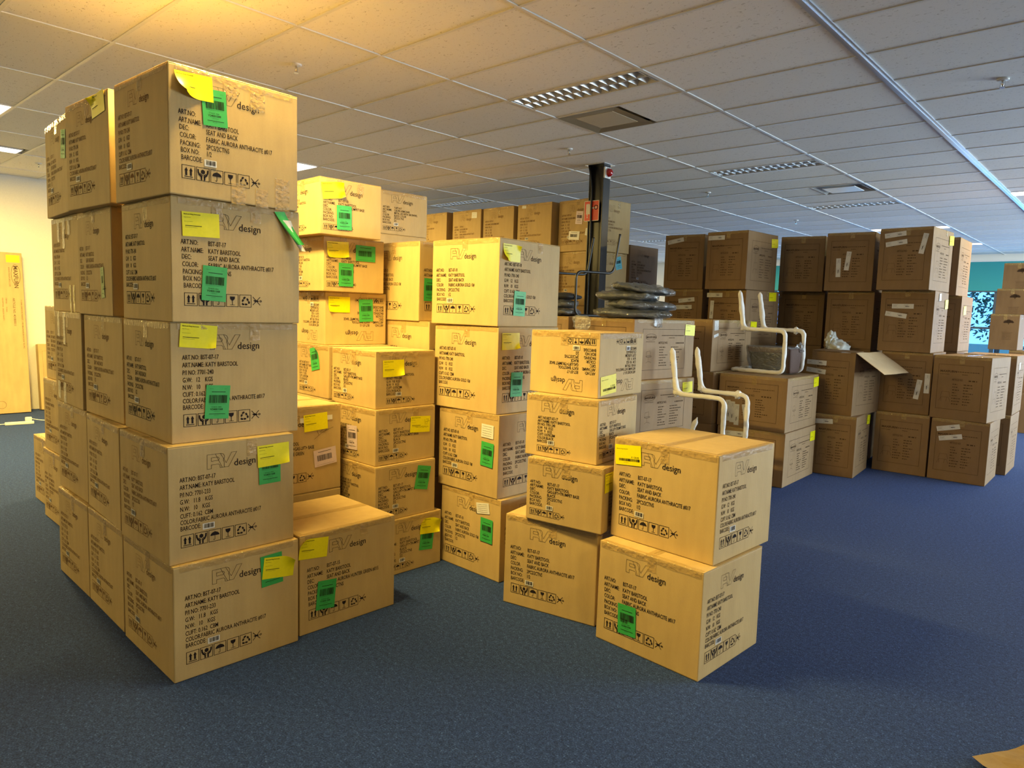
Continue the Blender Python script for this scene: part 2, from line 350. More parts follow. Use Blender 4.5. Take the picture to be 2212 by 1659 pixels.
tubeon = tubeme.copy(); tubeon.materials.clear(); tubeon.materials.append(LIT)
diffon = boxme('lamp_diffuser', -.575, .575, -.128, .128, -.003, .001, .001); diffon.materials.append(LIT)
for i, (x, y, l) in enumerate(lamps):
    on = i < len(LAMPS_ON)
    t = thing('ceiling_lamp', LAMPLAB[(x, y)], 'lamp', (x, y, CE-.001), PI/2 if l else 0, 'recessed ceiling lamps')
    obj('lamp_housing', housing, None, t); obj('louvre_spine', spine, None, t)
    for k in range(15): obj('louvre_blade', blv, None, t, (-.56+k*.08, 0, 0))
    for s in (-.066, .066): obj('fluorescent_tube', tubeme if not on else tubeon, None, t, (0, s, .075))
    if on: obj('lamp_diffuser', diffon, None, t)
# air diffusers
STAIN = plain('stained_diffuser', (.62, .54, .38), .6, bscale=3)
for x, y, kind in DIFF:
    m_ = WHITEM if kind == 'white' else STAIN
    t = thing('air_diffuser', 'square white air diffuser in the ceiling between two unlit lamps' if kind == 'white' else 'brownish stained square air diffuser plate beside the nearest unlit lamp', 'vent', (x, y, CE-.002))
    bm = bmesh.new()
    for a in (0, 1, 2, 3):
        M_ = Matrix.Rotation(a*PI/2, 4, 'Z'); v = [M_ @ Vector(p) for p in ((-.29, -.29, 0), (.29, -.29, 0), (.17, -.17, .05 if kind == 'white' else .012), (-.17, -.17, .05 if kind == 'white' else .012))]
        bm.faces.new([bm.verts.new(q) for q in v])
    bmesh.ops.solidify(bm, geom=bm.faces[:], thickness=.003)
    obj('diffuser_cone', from_bm('dc', bm), m_, t)
    obj('diffuser_plate', boxme('dp', -.19, .19, -.19, .19, -.006 if kind == 'white' else .008, .002 if kind == 'white' else .014, .003), m_, t)
    obj('diffuser_box', boxme('db', -.295, .295, -.295, .295, .06, .07), m_, t)
# sprinklers
SPL = {0: 'sprinkler head above and right of the nearest left stack', 1: 'sprinkler head nearest the left wall', 2: 'sprinkler head left of the black column top',
       3: 'sprinkler head above the dark back cartons, left one', 4: 'faraway sprinkler head above the back right cartons', 5: 'sprinkler head at the upper right, on the grey tiles'}
cpts = [Vector((0, 0, .02)), Vector((0, 0, -.002)), Vector((0, 0, -.03))]
for i, (x, y) in enumerate(((-4.48, 2.62), (-10.35, 2.55), (-4.47, 5.61), (-4.48, 8.56), (-4.5, 11.65), (-.89, 5.65))):
    t = thing('sprinkler_head', SPL[i], 'sprinkler', (x, y, CE), 0, 'sprinkler heads')
    v, f_ = tube([Vector((0, 0, .005)), Vector((0, 0, -.004)), Vector((0, 0, -.007))], lambda u: .036 if u < .8 else .03, 20); obj('escutcheon', mesh('e', v, f_, True), WHITEM, t)
    v, f_ = tube([Vector((0, 0, -.005)), Vector((0, 0, -.028)), Vector((0, 0, -.05))], lambda u: .009 if u < .6 else .004, 10); obj('stem', mesh('s', v, f_, True), CHROME, t)
    bm = bmesh.new()
    for s in (-1, 1): bx(bm, s*.013-.002, s*.013+.002, -.002, .002, -.05, -.006)
    bx(bm, -.015, .015, -.002, .002, -.052, -.048); obj('yoke', from_bm('y', bm), CHROME, t)
    v, f_ = tube([Vector((0, 0, -.051)), Vector((0, 0, -.054))], .016, 14); obj('deflector', mesh('d', v, f_), CHROME, t)
# ---------------------------------------------------------------- flat print (2D triangles)
class Flat:
    def __init__(s): s.v = []; s.f = []
    def poly(s, pts):
        i = len(s.v); s.v += [(p[0], p[1], 0) for p in pts]; s.f.append(tuple(range(i, i+len(pts))))
    def rect(s, x0, y0, x1, y1): s.poly([(x0, y0), (x1, y0), (x1, y1), (x0, y1)])
    def line(s, pts, w, closed=False):
        pts = list(pts)+([pts[0]] if closed else [])
        for a, b in zip(pts[:-1], pts[1:]):
            dx, dy = b[0]-a[0], b[1]-a[1]; l = math.hypot(dx, dy) or 1; dx /= l; dy /= l; e = w/2
            s.poly([(a[0]-dx*e+dy*e, a[1]-dy*e-dx*e), (b[0]+dx*e+dy*e, b[1]+dy*e-dx*e), (b[0]+dx*e-dy*e, b[1]+dy*e+dx*e), (a[0]-dx*e-dy*e, a[1]-dy*e+dx*e)])
    def box(s, x0, y0, x1, y1, w): s.line([(x0, y0), (x1, y0), (x1, y1), (x0, y1)], w, True)
    def disc(s, x, y, rx, ry=None, n=18, a0=0, a1=2*PI): s.poly([(x+rx*math.cos(a0+(a1-a0)*k/n), y+(ry or rx)*math.sin(a0+(a1-a0)*k/n)) for k in range(n if a1-a0 > 6.2 else n+1)])
    def ring(s, x, y, rx, ry, w, n=28): s.line([(x+rx*math.cos(2*PI*k/n), y+ry*math.sin(2*PI*k/n)) for k in range(n)], w, True)
    def text(s, t, x, y, cap, xs=1.0, bold=0.0, rot=0):
        """x = left, y = baseline, cap = capital height"""
        v, f = glyphs(t, bold); k = cap/CAPH; i = len(s.v); c, n = math.cos(rot), math.sin(rot)
        for p in v:
            a, b = p[0]*k*xs, p[1]*k; s.v.append((x+a*c-b*n, y+a*n+b*c, 0))
        s.f += [tuple(q+i for q in g) for g in f]
        return max((p[0] for p in v), default=0)*k*xs
    def add(s, o, x, y, k=1.0):
        i = len(s.v); s.v += [(x+p[0]*k, y+p[1]*k, 0) for p in o.v]; s.f += [tuple(q+i for q in g) for g in o.f]
    def mesh(s, name): return mesh(name, s.v, s.f)
_gc = {}
def glyphs(t, bold):
    if (t, bold) in _gc: return _gc[(t, bold)]
    cu = bpy.data.curves.new('t', 'FONT'); cu.body = t; cu.size = 1; cu.resolution_u = 2; cu.offset = bold
    o = bpy.data.objects.new('t', cu); COL.objects.link(o); bpy.context.view_layer.update()
    me = o.evaluated_get(bpy.context.evaluated_depsgraph_get()).to_mesh()
    v = [tuple(p.co[:2]) for p in me.vertices]; f = [tuple(p.vertices) for p in me.polygons]
    o.to_mesh_clear(); bpy.data.objects.remove(o); bpy.data.curves.remove(cu)
    _gc[(t, bold)] = (v, f); return v, f
CAPH = 1.0; CAPH = max(p[1] for p in glyphs('H', 0)[0])
_v = glyphs('ART.NAME:', .012)[0]; XS = .090/((max(p[0] for p in _v)-min(p[0] for p in _v))*.019/CAPH)
def logo():
    f = Flat(); w = .0013
    f.line([(0, 0), (0, .063), (.062, .063), (.072, .058), (.076, .049), (.075, .040), (.070, .031), (.074, .024), (.075, 0), (.056, 0), (.055, .012), (.049, .017), (.018, .017), (.018, 0)], w, True)
    f.line([(.018, .048), (.018, .033), (.048, .033), (.053, .040), (.049, .048)], w, True)
    f.line([(.036, .063), (.066, 0), (.094, 0), (.131, .063), (.108, .063), (.083, .018), (.058, .063)], w, False)
    f.line([(.066, 0), (.094, 0)], w)
    f.text('design', .118, 0, .030, .92, .004); return f
LOGO = logo()
def icons(s):
    """five handling marks and a crossed knife, each square s high"""
    f = Flat(); w = .03*s; g = 1.125*s
    for k in range(5): f.box(k*g, 0, k*g+s, s, .045*s)
    for cx in (.32, .68):
        f.rect((cx-.075)*s, .24*s, (cx+.075)*s, .62*s); f.poly([((cx-.14)*s, .6*s), ((cx+.14)*s, .6*s), (cx*s, .86*s)])
    f.rect(.17*s, .12*s, .83*s, .18*s)
    x = g
    for m in (-1, 1):
        P_ = lambda a, b: (x+(.5+m*a)*s, b*s)
        pts = [P_(.12, .1), P_(.12, .3), P_(.28, .44), P_(.36, .62), P_(.38, .80)]
        f.line(pts, .12*s)
        f.line([P_(.06, .40), P_(.2, .52)], .07*s)
    f.poly([(x+.5*s, .50*s), (x+.66*s, .60*s), (x+.66*s, .78*s), (x+.5*s, .88*s), (x+.34*s, .78*s), (x+.34*s, .60*s)])
    x = 2*g
    f.poly([(x+(.5-.38*math.cos(a))*s, (.5+.32*math.sin(a))*s) for a in [PI*k/12 for k in range(13)]])
    f.line([(x+.5*s, .5*s), (x+.5*s, .18*s), (x+.44*s, .13*s), (x+.37*s, .18*s)], .04*s); f.line([(x+.5*s, .8*s), (x+.5*s, .88*s)], .04*s)
    x = 3*g
    f.poly([(x+.28*s, .84*s), (x+.31*s, .62*s), (x+.5*s, .46*s), (x+.69*s, .62*s), (x+.72*s, .84*s)])
    f.rect(x+.475*s, .16*s, x+.525*s, .5*s); f.rect(x+.3*s, .12*s, x+.7*s, .16*s)
    x = 4*g
    for a in (0, 120, 240):
        a = math.radians(a); c, n = math.cos(a), math.sin(a)
        T_ = lambda p, q: (x+(.5+p*c-q*n)*s, (.46+p*n+q*c)*s)
        f.poly([T_(-.10, -.17), T_(-.10, -.31), T_(-.27, -.31), T_(-.34, -.21), T_(-.26, -.10), T_(-.20, -.17)])
        f.poly([T_(.02, -.17), T_(.02, -.31), T_(.16, -.31), T_(.16, -.17)]); f.poly([T_(.02, -.36), T_(.02, -.12), T_(-.08, -.24)])
    x = 5*g+.04*s
    f.line([(x, .2*s), (x+.62*s, .85*s)], .055*s); f.line([(x, .85*s), (x+.62*s, .2*s)], .055*s)
    f.poly([(x+.02*s, .56*s), (x+.2*s, .62*s), (x+.5*s, .56*s), (x+.5*s, .46*s), (x+.2*s, .44*s)]); f.ring(x+.68*s, .52*s, .08*s, .06*s, .05*s, 10)
    return f
ICA, ICB = icons(.052), icons(.0335)
def print_big(kind, art, color, pino=None, name='KATY BARSTOOL', dec='SEAT AND BACK', gw='12', box='1/2'):
    f = Flat(); f.add(LOGO, .163, .395); b = .009
    if kind == 'D':
        rows = [('ART.NO:', art), ('ART.NAME:', name), ('DEC:', dec), ('COLOR:', color), ('PACKING:', '2PCS/2CTNS'), ('BOX NO:', box), ('BARCODE:', '')]
        zs = [.320, .289, .260, .230, .200, .172, .143]
        for i, ((a, c), z) in enumerate(zip(rows, zs)):
            f.text(a, .038+.0015*i, z, .019, XS, b)
            if c: f.text(c, .149, z, .019, XS, b)
    else:
        rows = ['ART.NO: '+art, 'ART.NAME: '+name, 'P/I NO: '+pino, 'G.W:   %s    KGS' % gw, 'N.W:   10    KGS', 'CUFT: 0.162  CBM', 'COLOR:'+color, 'BARCODE:']
        for i, (a, z) in enumerate(zip(rows, [.354, .322, .290, .259, .228, .198, .170, .143])): f.text(a, .047, z, .019, XS, b)
    f.add(ICA, .050, .070); return f
def print_small(kind, art, pino='7701-240', name='KATY BARSTOOL', dec='GAS-LIFT+TRUMPET BASE', color='BLACK'):
    f = Flat(); f.add(LOGO, .101, .252, .95); b = .009; xs = XS*1.16
    if kind == 'D':
        rows = [('ART.NO:', art), ('ART.NAME:', name), ('DEC:', dec), ('COLOR:', color), ('PACKING:', '2PCS/2CTNS'), ('BOX NO:', '2/2'), ('BARCODE:', '')]
        for i, (a, c) in enumerate(rows):
            z = .204-.0202*i; f.text(a, .022, z, .0155, xs, b)
            if c: f.text(c, .130, z, .0155, xs, b)
        f.add(ICB, .024, .031)
    else:
        rows = ['ART.NO:'+art, 'ART.NAME: '+name, 'P/I NO: '+pino, 'G.W:  9.8  KGS', 'N.W:  9   KGS', 'CUFT: 0.070CBM', 'COLOR:'+color, 'BARCODE:']
        for i, a in enumerate(rows): f.text(a, .078, .209-.0186*i, .0145, xs, b)
        f.add(ICB, .079, .028)
    return f
def chair_sketch(f, x, y, s, kind):
    w = .0018
    if kind == 'stool':
        f.line([(x+.1*s, y+.5*s), (x+.75*s, y+.5*s)], w); f.line([(x+.1*s, y+.5*s), (x+.15*s, y+.9*s), (x+.6*s, y+.95*s), (x+.65*s, y+.5*s)], w); f.ring(x+.45*s, y+.52*s, .38*s, .07*s, w, 16)
        f.line([(x+.4*s, y+.46*s), (x+.4*s, y+.1*s)], w); f.line([(x+.1*s, y), (x+.3*s, y+.1*s), (x+.6*s, y+.1*s), (x+.8*s, y)], w)
    else:
        f.line([(x, y), (x+.15*s, y+.4*s), (x+.2*s, y), ], w); f.line([(x+.15*s, y+.4*s), (x+.8*s, y+.4*s), (x+.95*s, y)], w); f.line([(x+.1*s, y+.45*s), (x+.2*s, y+.95*s), (x+.8*s, y+.95*s), (x+.9*s, y+.45*s)], w); f.line([(x+.65*s, y+.4*s), (x+.6*s, y)], w)
def scrawl(f, x, y, w, h, seed=1):
    """a line of print too small to read: short dashes"""
    r = random.Random(seed); e = x+w
    while x < e:
        l = r.uniform(.3, 1.3)*h; f.rect(x, y, min(x+l, e), y+h*.45); x += l+h*.35
def print_max(w, h, oval, sketch, seed=0):
    f = Flat(); r = random.Random(seed)
    x0, x1, y0, y1 = .10*w, .87*w, .16*h, .86*h
    if oval: x0, x1, y0, y1 = .14*w, .84*w, .16*h, .84*h
    f.box(x0, y0, x1, y1, .0028)
    if oval:
        f.ring(x0+.13*w, y1-.13*h, .085*w, .052*h, .0025); f.text('MAXFURN', x0+.055*w, y1-.15*h, .034*h, .95*w/h*.72, .02)
        f.text('WWW.MAXFURN.COM', x0+.05*w, y1-.215*h, .014*h, .8*w/h*.8)
    else: f.text('MAXFURN', x0+.03*w, y1-.12*h, .030*h, 1.1, .03); scrawl(f, x0+.03*w, y1-.155*h, .17*w, .012, 4)
    scrawl(f, x0+.30*w, y1-.11*h, .42*w*(.9 if oval else 1), .014, seed+2); scrawl(f, x0+.42*w, y1-.15*h, .1*w, .012, seed+3)
    f.text('ARTICLE NO.', x0+.25*w, y1-.245*h, .019, .85*min(1, w/.72), .01); scrawl(f, x0+.54*w, y1-.245*h, .14*w, .026, seed+9)
    for i in range(8):
        z = y1-(.31+.044*i)*h; scrawl(f, x0+.27*w, z, r.uniform(.06, .15)*w, .018, seed+i); scrawl(f, x0+.46*w, z, r.uniform(.08, .2)*w, .018, seed+20+i)
    chair_sketch(f, x0+.05*w, y0+.12*h, .17*min(w, h)+.02, sketch)
    return f
_pc = {}
def printed(key):
    if key in _pc: return _pc[key]
    A17 = 'FABRIC AURORA ANTHRACITE #017'; G10 = 'FABRIC AURORA GOLD 10#'
    mk = {'D17': lambda: print_big('D', 'BST-07-17', A17), 'P233': lambda: print_big('P', 'BST-07-17', A17, '7701-233', gw='11.8'), 'P240': lambda: print_big('P', 'BST-07-17', A17, '7701-240'),
          'D10': lambda: print_big('D', 'BST-07-10', G10), 'P10': lambda: print_big('P', 'BST-07-10', G10, '7701-240'), 'D15': lambda: print_big('D', 'BST-07-15', 'FABRIC AURORA HUNTER GREEN #015'),
          'DOL': lambda: print_big('D', 'BST-07', 'VELVET OLIVE GREEN', dec='SEAT+BACK +GAS-LIFT+ BASE'),
          'DCA': lambda: print_big('D', 'Y-877-017', A17, name='CALVIN ARMCHAIR'), 'PCA': lambda: print_big('P', 'Y-877-017', A17, '7701-151', name='CALVIN ARMCHAIR'),
          'd17': lambda: print_small('D', 'BST-07-17'), 'p17': lambda: print_small('P', 'BST-07-17'), 'p33': lambda: print_small('P', 'BST-07-17', '7701-233'),
          'd10': lambda: print_small('D', 'BST-07-10'), 'p10': lambda: print_small('P', 'BST-07-10'), 'd15': lambda: print_small('D', 'BST-07-15'), 'p15': lambda: print_small('P', 'BST-07-15'),
          'dca': lambda: print_small('D', 'Y-877-017', name='CALVIN ARMCHAIR', dec='METAL LEG WITH 180 SWIVEL', color='BLACK COLOR'),
          'mL': lambda: print_max(.5, .65, False, 'chair', 3), 'mR': lambda: print_max(.69, .65, True, 'chair', 5), 'kL': lambda: print_max(.687, .528, False, 'stool', 7), 'kR': lambda: print_max(.908, .528, True, 'stool', 9)}[key]
    me = mk().mesh('print'); _pc[key] = me; return me
NOM = {'big': (.57, .51), 'small': (.455, .34), 'mL': (.5, .65), 'mR': (.69, .65), 'kL': (.687, .528), 'kR': (.908, .528)}
def nominal(key): return NOM[key] if key in NOM else (NOM['small'] if key[0] in 'dp' else NOM['big'])
# ---------------------------------------------------------------- label papers
def bars(f, x0, y0, x1, y1, seed=3):
    r = random.Random(seed); x = x0
    while x < x1:
        w_ = r.choice((.0009, .0009, .0016, .0024)); f.rect(x, y0, min(x+w_, x1), y1); x += w_+r.choice((.0008, .0013, .0018))
def lab_print(kind, w_, h_):
    f = Flat(); a, b = -w_/2, -h_/2
    if kind == 'yellow':
        f.text('Barkruk King Antraciet', a+.008, b+h_-.012, .0045, 1.1, .02); f.text('Katy Antraciet', a+.008, b+h_-.024, .0030, 1.1); scrawl(f, a+.008, b+h_-.040, .035, .002)
        f.rect(a+.012, b+h_-.058, a+.080, b+h_-.0555); scrawl(f, a+.012, b+h_-.064, .05, .002)
    elif kind == 'yellowbar':
        f.text('Barkruk King Antraciet', a+.010, b+h_-.022, .0045, 1.1); f.text('\u20ac 129,95', a+w_-.058, b+.036, .0085, 1.0); bars(f, a+.022, b+.020, a+w_-.008, b+.033); scrawl(f, a+.05, b+.013, .03, .002)
    elif kind in ('green', 'pink', 'blue', 'palegreen'):
        scrawl(f, a+.014, b+h_-.016, .018, .002); scrawl(f, a+w_-.026, b+h_-.016, .012, .002); f.rect(a+.024, b+h_-.030, a+w_-.020, b+h_-.0275)
        bars(f, a+.014, b+h_-.078, a+w_-.012, b+h_-.043); scrawl(f, a+.014, b+h_-.083, w_-.03, .002)
        f.text('Ordernr. klant', a+.026, b+.050, .0045, 1.15); f.text('V24001588', a+.022, b+.038, .0078, 1.05, .008); scrawl(f, a+.04, b+.031, .026, .002); f.rect(a+.018, b+.0205, a+w_-.016, b+.0225); scrawl(f, a+.04, b+.015, .02, .002)
    elif kind in ('greenwide', 'pinkwide', 'whitebar'):
        f.rect(a+w_*.2, b+h_*.84, a+w_*.78, b+h_*.865); bars(f, a+w_*.14, b+h_*.32, a+w_*.80, b+h_*.66, 8); f.rect(a+w_*.1, b+h_*.08, a+w_*.9, b+h_*.09)
    elif kind == 'ship':
        for k in range(2):
            x = a+.01+k*w_*.5; scrawl(f, x, b+h_*.78, .045, .005, 3+k); scrawl(f, x+.004, b+h_*.5, .035, .008, 6+k); scrawl(f, x, b+h_*.2, .05, .004, 9+k)
        f.rect(a+w_*.62, b+h_*.42, a+w_*.80, b+h_*.52)
    elif kind == 'white':
        for k in range(5): scrawl(f, a+w_*.1, b+h_*(.15+.17*k), w_*.75, h_*.05, k)
    return f
_lc = {}
def paper(w_, h_, curl, seed):
    """a sheet whose corners lift a little; corner curl = (corner index, amount)"""
    n, m = 12, 8; v = []; f = []; r = random.Random(seed); ph = r.random()*6
    for j in range(m+1):
        for i in range(n+1):
            x, y = -w_/2+w_*i/n, -h_/2+h_*j/m; z = .0004+.0006*abs(math.sin(x*40+ph+y*20))
            for (cx, cy, amt, rad) in curl:
                d = math.hypot(x-cx*w_/2, y-cy*h_/2); q = max(0, 1-d/rad); z += amt*q*q; x -= cx*amt*.45*q*q; y -= cy*amt*.45*q*q
            v.append((x, y, z))
    for j in range(m):
        for i in range(n):
            a = j*(n+1)+i; f.append((a, a+1, a+n+2, a+n+1))
    return v, f
SIZES = {'yellow': (.155, .100), 'yellowbar': (.155, .100), 'green': (.105, .147), 'blue': (.105, .147), 'palegreen': (.05, .15), 'pink': (.108, .147), 'greenwide': (.147, .101), 'pinkwide': (.149, .101), 'whitebar': (.17, .1), 'whitetape': (.212, .028)}
PMAT = {'yellow': YEL, 'yellowbar': YEL, 'green': GRN, 'greenwide': GRN, 'blue': BLU, 'palegreen': PGRN, 'pink': PNK, 'pinkwide': PNK}
PNAME = {'yellow': 'yellow_label', 'yellowbar': 'yellow_label', 'green': 'green_label', 'greenwide': 'green_label', 'palegreen': 'green_label', 'blue': 'blue_label', 'pink': 'pink_label', 'pinkwide': 'pink_label', 'ship': 'shipping_label', 'white': 'white_label', 'whitebar': 'white_label', 'whitetape': 'white_tape'}
CURL = {('LA5', 'yellow'): [(-1, -1, .05, .11)], ('LA1', 'yellow'): [(1, 1, .035, .07)], ('LA3', 'yellow'): [(1, -1, .012, .05)], ('LA2', 'yellow'): [(1, -1, .015, .06)], ('GA4', 'yellow'): [(-1, -1, .03, .08), (1, 1, .02, .05)], ('MB1', 'yellow'): [(-1, 1, .02, .05), (1, 1, .03, .07), (1, -1, .015, .05)],
        ('MB4', 'yellow'): [(1, -1, .02, .07)], ('MA4', 'yellow'): [(1, 1, .02, .07), (1, -1, .02, .05)], ('MA3', 'yellow'): [(-1, -1, .012, .05), (1, -1, .015, .05)], ('MA2', 'yellow'): [(-1, -1, .012, .06)], ('GA3', 'yellow'): [(1, -1, .02, .05)], ('MC1', 'yellow'): [(-1, 1, .02, .06)], ('LB5', 'yellow'): [(-1, 1, .03, .06)], ('MA1', 'green'): [(1, 1, .02, .06)]}
def face_matrix(side, wl, wr, s, t, rot, off):
    """face coordinates (s from the left edge, t up) -> carton coordinates (origin: centre of its base)"""
    if side == 'R': F = Matrix(((1, 0, 0, s-wr/2), (0, 0, -1, -wl/2-off), (0, 1, 0, t), (0, 0, 0, 1)))
    else: F = Matrix(((0, 0, -1, -wr/2-off), (-1, 0, 0, wl/2-s), (0, 1, 0, t), (0, 0, 0, 1)))
    return F @ Matrix.Rotation(math.radians(rot), 4, 'Z')
def edge_tape(L, seed, wtop=.028, wface=.030, crink=.0022):
    """tape folded over a carton edge; local x along the edge, z = 0 at the edge, y outward"""
    n = max(8, int(L/.02)); prof = [(-wtop, .0009), (-wtop*.5, .0009), (-.004, .0009), (.0007, -.003), (.0012, -wface*.5), (.0009, -wface)]
    v, f = [], []; m = len(prof)
    for i in range(n+1):
        x = L*i/n
        for j, (y, z) in enumerate(prof):
            a = crink*noise.noise(Vector((x*38+seed, j*1.7, seed*.3))); e = .004*noise.noise(Vector((x*11, j, seed))) if j in (0, m-1) else 0
            v.append((x, y+(abs(a) if j >= 3 else e), z+(abs(a) if j < 3 else e)))
    for i in range(n):
        for j in range(m-1):
            a = i*m+j; f.append((a, a+1, a+m+1, a+m))
    return mesh('tape', v, f, False)
def strip_tape(L, W, seed):
    n = max(3, int(L/.015)); v, f = [], []
    for i in range(n+1):
        for j in range(3):
            v.append((L*i/n, W*(j/2-.5), .0008+.0010*abs(noise.noise(Vector((i*.9+seed, j*1.1, seed))))))
    for i in range(n):
        for j in range(2):
            a = i*3+j; f.append((a, a+3, a+4, a+1))
    return mesh('tape', v, f)
def carton(key, label, group, prints, typ, x, y, z, yaw, wl, wr, h, visible=True, flip=(False, False), ink=None, opened=False, tape=True, mat=None):
    yw = math.radians(yaw); u = Vector((math.cos(yw), math.sin(yw), 0)); v = Vector((-u.y, u.x, 0))
    c = Vector((x, y, z))+u*(wr/2)+v*(wl/2)
    t = thing('carton', label, 'box', c, yw, group)
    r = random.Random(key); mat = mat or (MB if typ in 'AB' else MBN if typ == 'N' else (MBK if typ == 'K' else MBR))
    h0 = h-.004; bm = bmesh.new()
    if opened:
        th = .005
        bx(bm, -wr/2, wr/2, -wl/2, -wl/2+th, 0, h0); bx(bm, -wr/2, wr/2, wl/2-th, wl/2, 0, h0); bx(bm, -wr/2, -wr/2+th, -wl/2+th, wl/2-th, 0, h0); bx(bm, wr/2-th, wr/2, -wl/2+th, wl/2-th, 0, h0); bx(bm, -wr/2+th, wr/2-th, -wl/2+th, wl/2-th, 0, .006)
    else:
        bx(bm, -wr/2, wr/2, -wl/2, wl/2, .001, h0, .005, 2)
        if visible:
            for q in bm.verts:                               # corners of used cartons are a little crushed
                if q.co.z > h0-.02: q.co.x *= 1-.006*r.random(); q.co.y *= 1-.006*r.random()
    obj('carton_body', from_bm('carton_body', bm, False), mat, t)
    if not opened:
        fl = boxme('flap', -wr/2+.002, wr/2-.002, -wl/2+.002, -.0012, 0, .0034, .0008)
        obj('flap', fl, mat, t, (0, 0, h0)); obj('flap', fl, mat, t, (0, 0, h0), (0, 0, PI))
    if not visible: return t
    for side, pk, fp in (('L', prints[0], flip[0]), ('R', prints[1], flip[1])):
        if not pk: continue
        W = wl if side == 'L' else wr; nw, nh = nominal(pk); me = printed(pk)
        faint = ink == 'faint' or (ink == 'faintL' and side == 'L')
        im = INKM if typ in 'MK' else (INKF if faint else INK)
        me2 = _pc.setdefault((pk, im.name), me.copy())
        if not me2.materials: me2.materials.append(im)
        o = obj('printed_text', me2, None, t)
        M_ = face_matrix(side, wl, wr, W if fp else 0, h if fp else 0, 180 if fp else 0, .0006)
        o.matrix_local = M_ @ Matrix.Diagonal((W/nw, h/nh, 1, 1))
        if pk not in NOM and not (typ == 'N' and side == 'R'):                                   # little white barcode sticker beside the word BARCODE
            big = pk[0].isupper(); dx, dz, sw, sh = (.166, .145, .050, .027) if big else ((.147 if pk[0] == 'd' else .168), .083, .040, .024)
            if pk in ('P10', 'D15', 'DOL', 'D10') and r.random() < .4: continue
            bl = obj('barcode_sticker', BARC[big], None, t); s_, t_ = dx*W/nw, dz*h/nh
            if fp: s_, t_ = W-s_, h-t_
            bl.matrix_local = face_matrix(side, wl, wr, s_, t_, 180 if fp else 0, .0012)
            bp = obj('barcode_bars', BARP[big], None, bl); bp.location = (0, 0, .0014)
    for i, (side, kind, s_, t_, sw, sh, rot) in enumerate(STICK.get(key, ())):
        if kind in SIZES: sw, sh = SIZES[kind]
        elif kind == 'ship': sw, sh, rot = (.21, .05, rot) if sw > sh else (.21, .05, rot-90)
        cu = CURL.get((key, kind), [])
        pv, pf = paper(sw, sh, cu, i+len(key))
        me = mesh('label', pv, pf, True)
        o = obj(PNAME[kind], me, PMAT.get(kind, WHT), t, label={'yellow': 'bright yellow price label', 'green': 'green order label with a black barcode', 'ship': 'white shipping strip label', 'pink': 'pale pink label with a barcode'}.get(kind, PNAME[kind].replace('_', ' ')))
        o.matrix_local = face_matrix(side, wl, wr, s_, t_, rot, .0016+.0012*i)
        if kind != 'whitetape':
            k2 = (kind, sw, sh)
            if cu:
                lf = lab_print(kind, sw, sh); vv = []
                for (a, b, _) in lf.v:
                    zz = .0018
                    for (cx, cy, amt, rad) in cu: q = max(0, 1-math.hypot(a-cx*sw/2, b-cy*sh/2)/rad); zz += amt*q*q*1.02
                    vv.append((a, b, zz))
                pm = mesh('label_print', vv, lf.f); pm.materials.append(INK)
            else:
                if k2 not in _lc: _lc[k2] = lab_print(kind, sw, sh).mesh('label_print'); _lc[k2].materials.append(INK)
                pm = _lc[k2]
            p_ = obj('label_print', pm, None, o); p_.location = (0, 0, 0 if cu else .0014)
    if tape:
        sd = r.randint(0, 999)
        o = obj('edge_tape', edge_tape(wl*.96, sd), TAPE, t)                         # along the top edge of the left face
        o.matrix_local = face_matrix('L', wl, wr, wl*.02, h, 0, 0) @ Matrix(((1, 0, 0, 0), (0, 0, 1, 0), (0, 1, 0, 0), (0, 0, 0, 1)))
        if r.random() < .55 and typ != 'M':
            o = obj('edge_tape', edge_tape(wr*.9, sd+5), TAPE, t)
            o.matrix_local = face_matrix('R', wl, wr, wr*.05, h, 0, 0) @ Matrix(((1, 0, 0, 0), (0, 0, 1, 0), (0, 1, 0, 0), (0, 0, 0, 1)))
        obj('seam_tape', strip_tape(wr*.98, .048, sd), TAPE, t, (-wr*.49, 0, h+.0003))
        for side, W, ss in (('L', wl, (.5,)), ('R', wr, ((.30, .62) if r.random() < .3 else (.62,)) if r.random() < .6 else ())):
            for q in ss:
                o = obj('tape_end', strip_tape(.06+.03*r.random(), .048, sd+7), TAPE, t)
                o.matrix_local = face_matrix(side, wl, wr, W*q+.02*r.random(), h-.002, -90, .0004)
    return t
BARC, BARP = {}, {}
for big, (sw, sh) in ((True, (.052, .027)), (False, (.042, .024))):
    v_, f_ = paper(sw, sh, [], 1); BARC[big] = mesh('barcode_sticker', v_, f_); BARC[big].materials.append(WHT)
    fl = Flat(); bars(fl, -sw*.36, -sh*.30, sw*.40, sh*.40, 5); BARP[big] = fl.mesh('barcode_bars'); BARP[big].materials.append(INK)
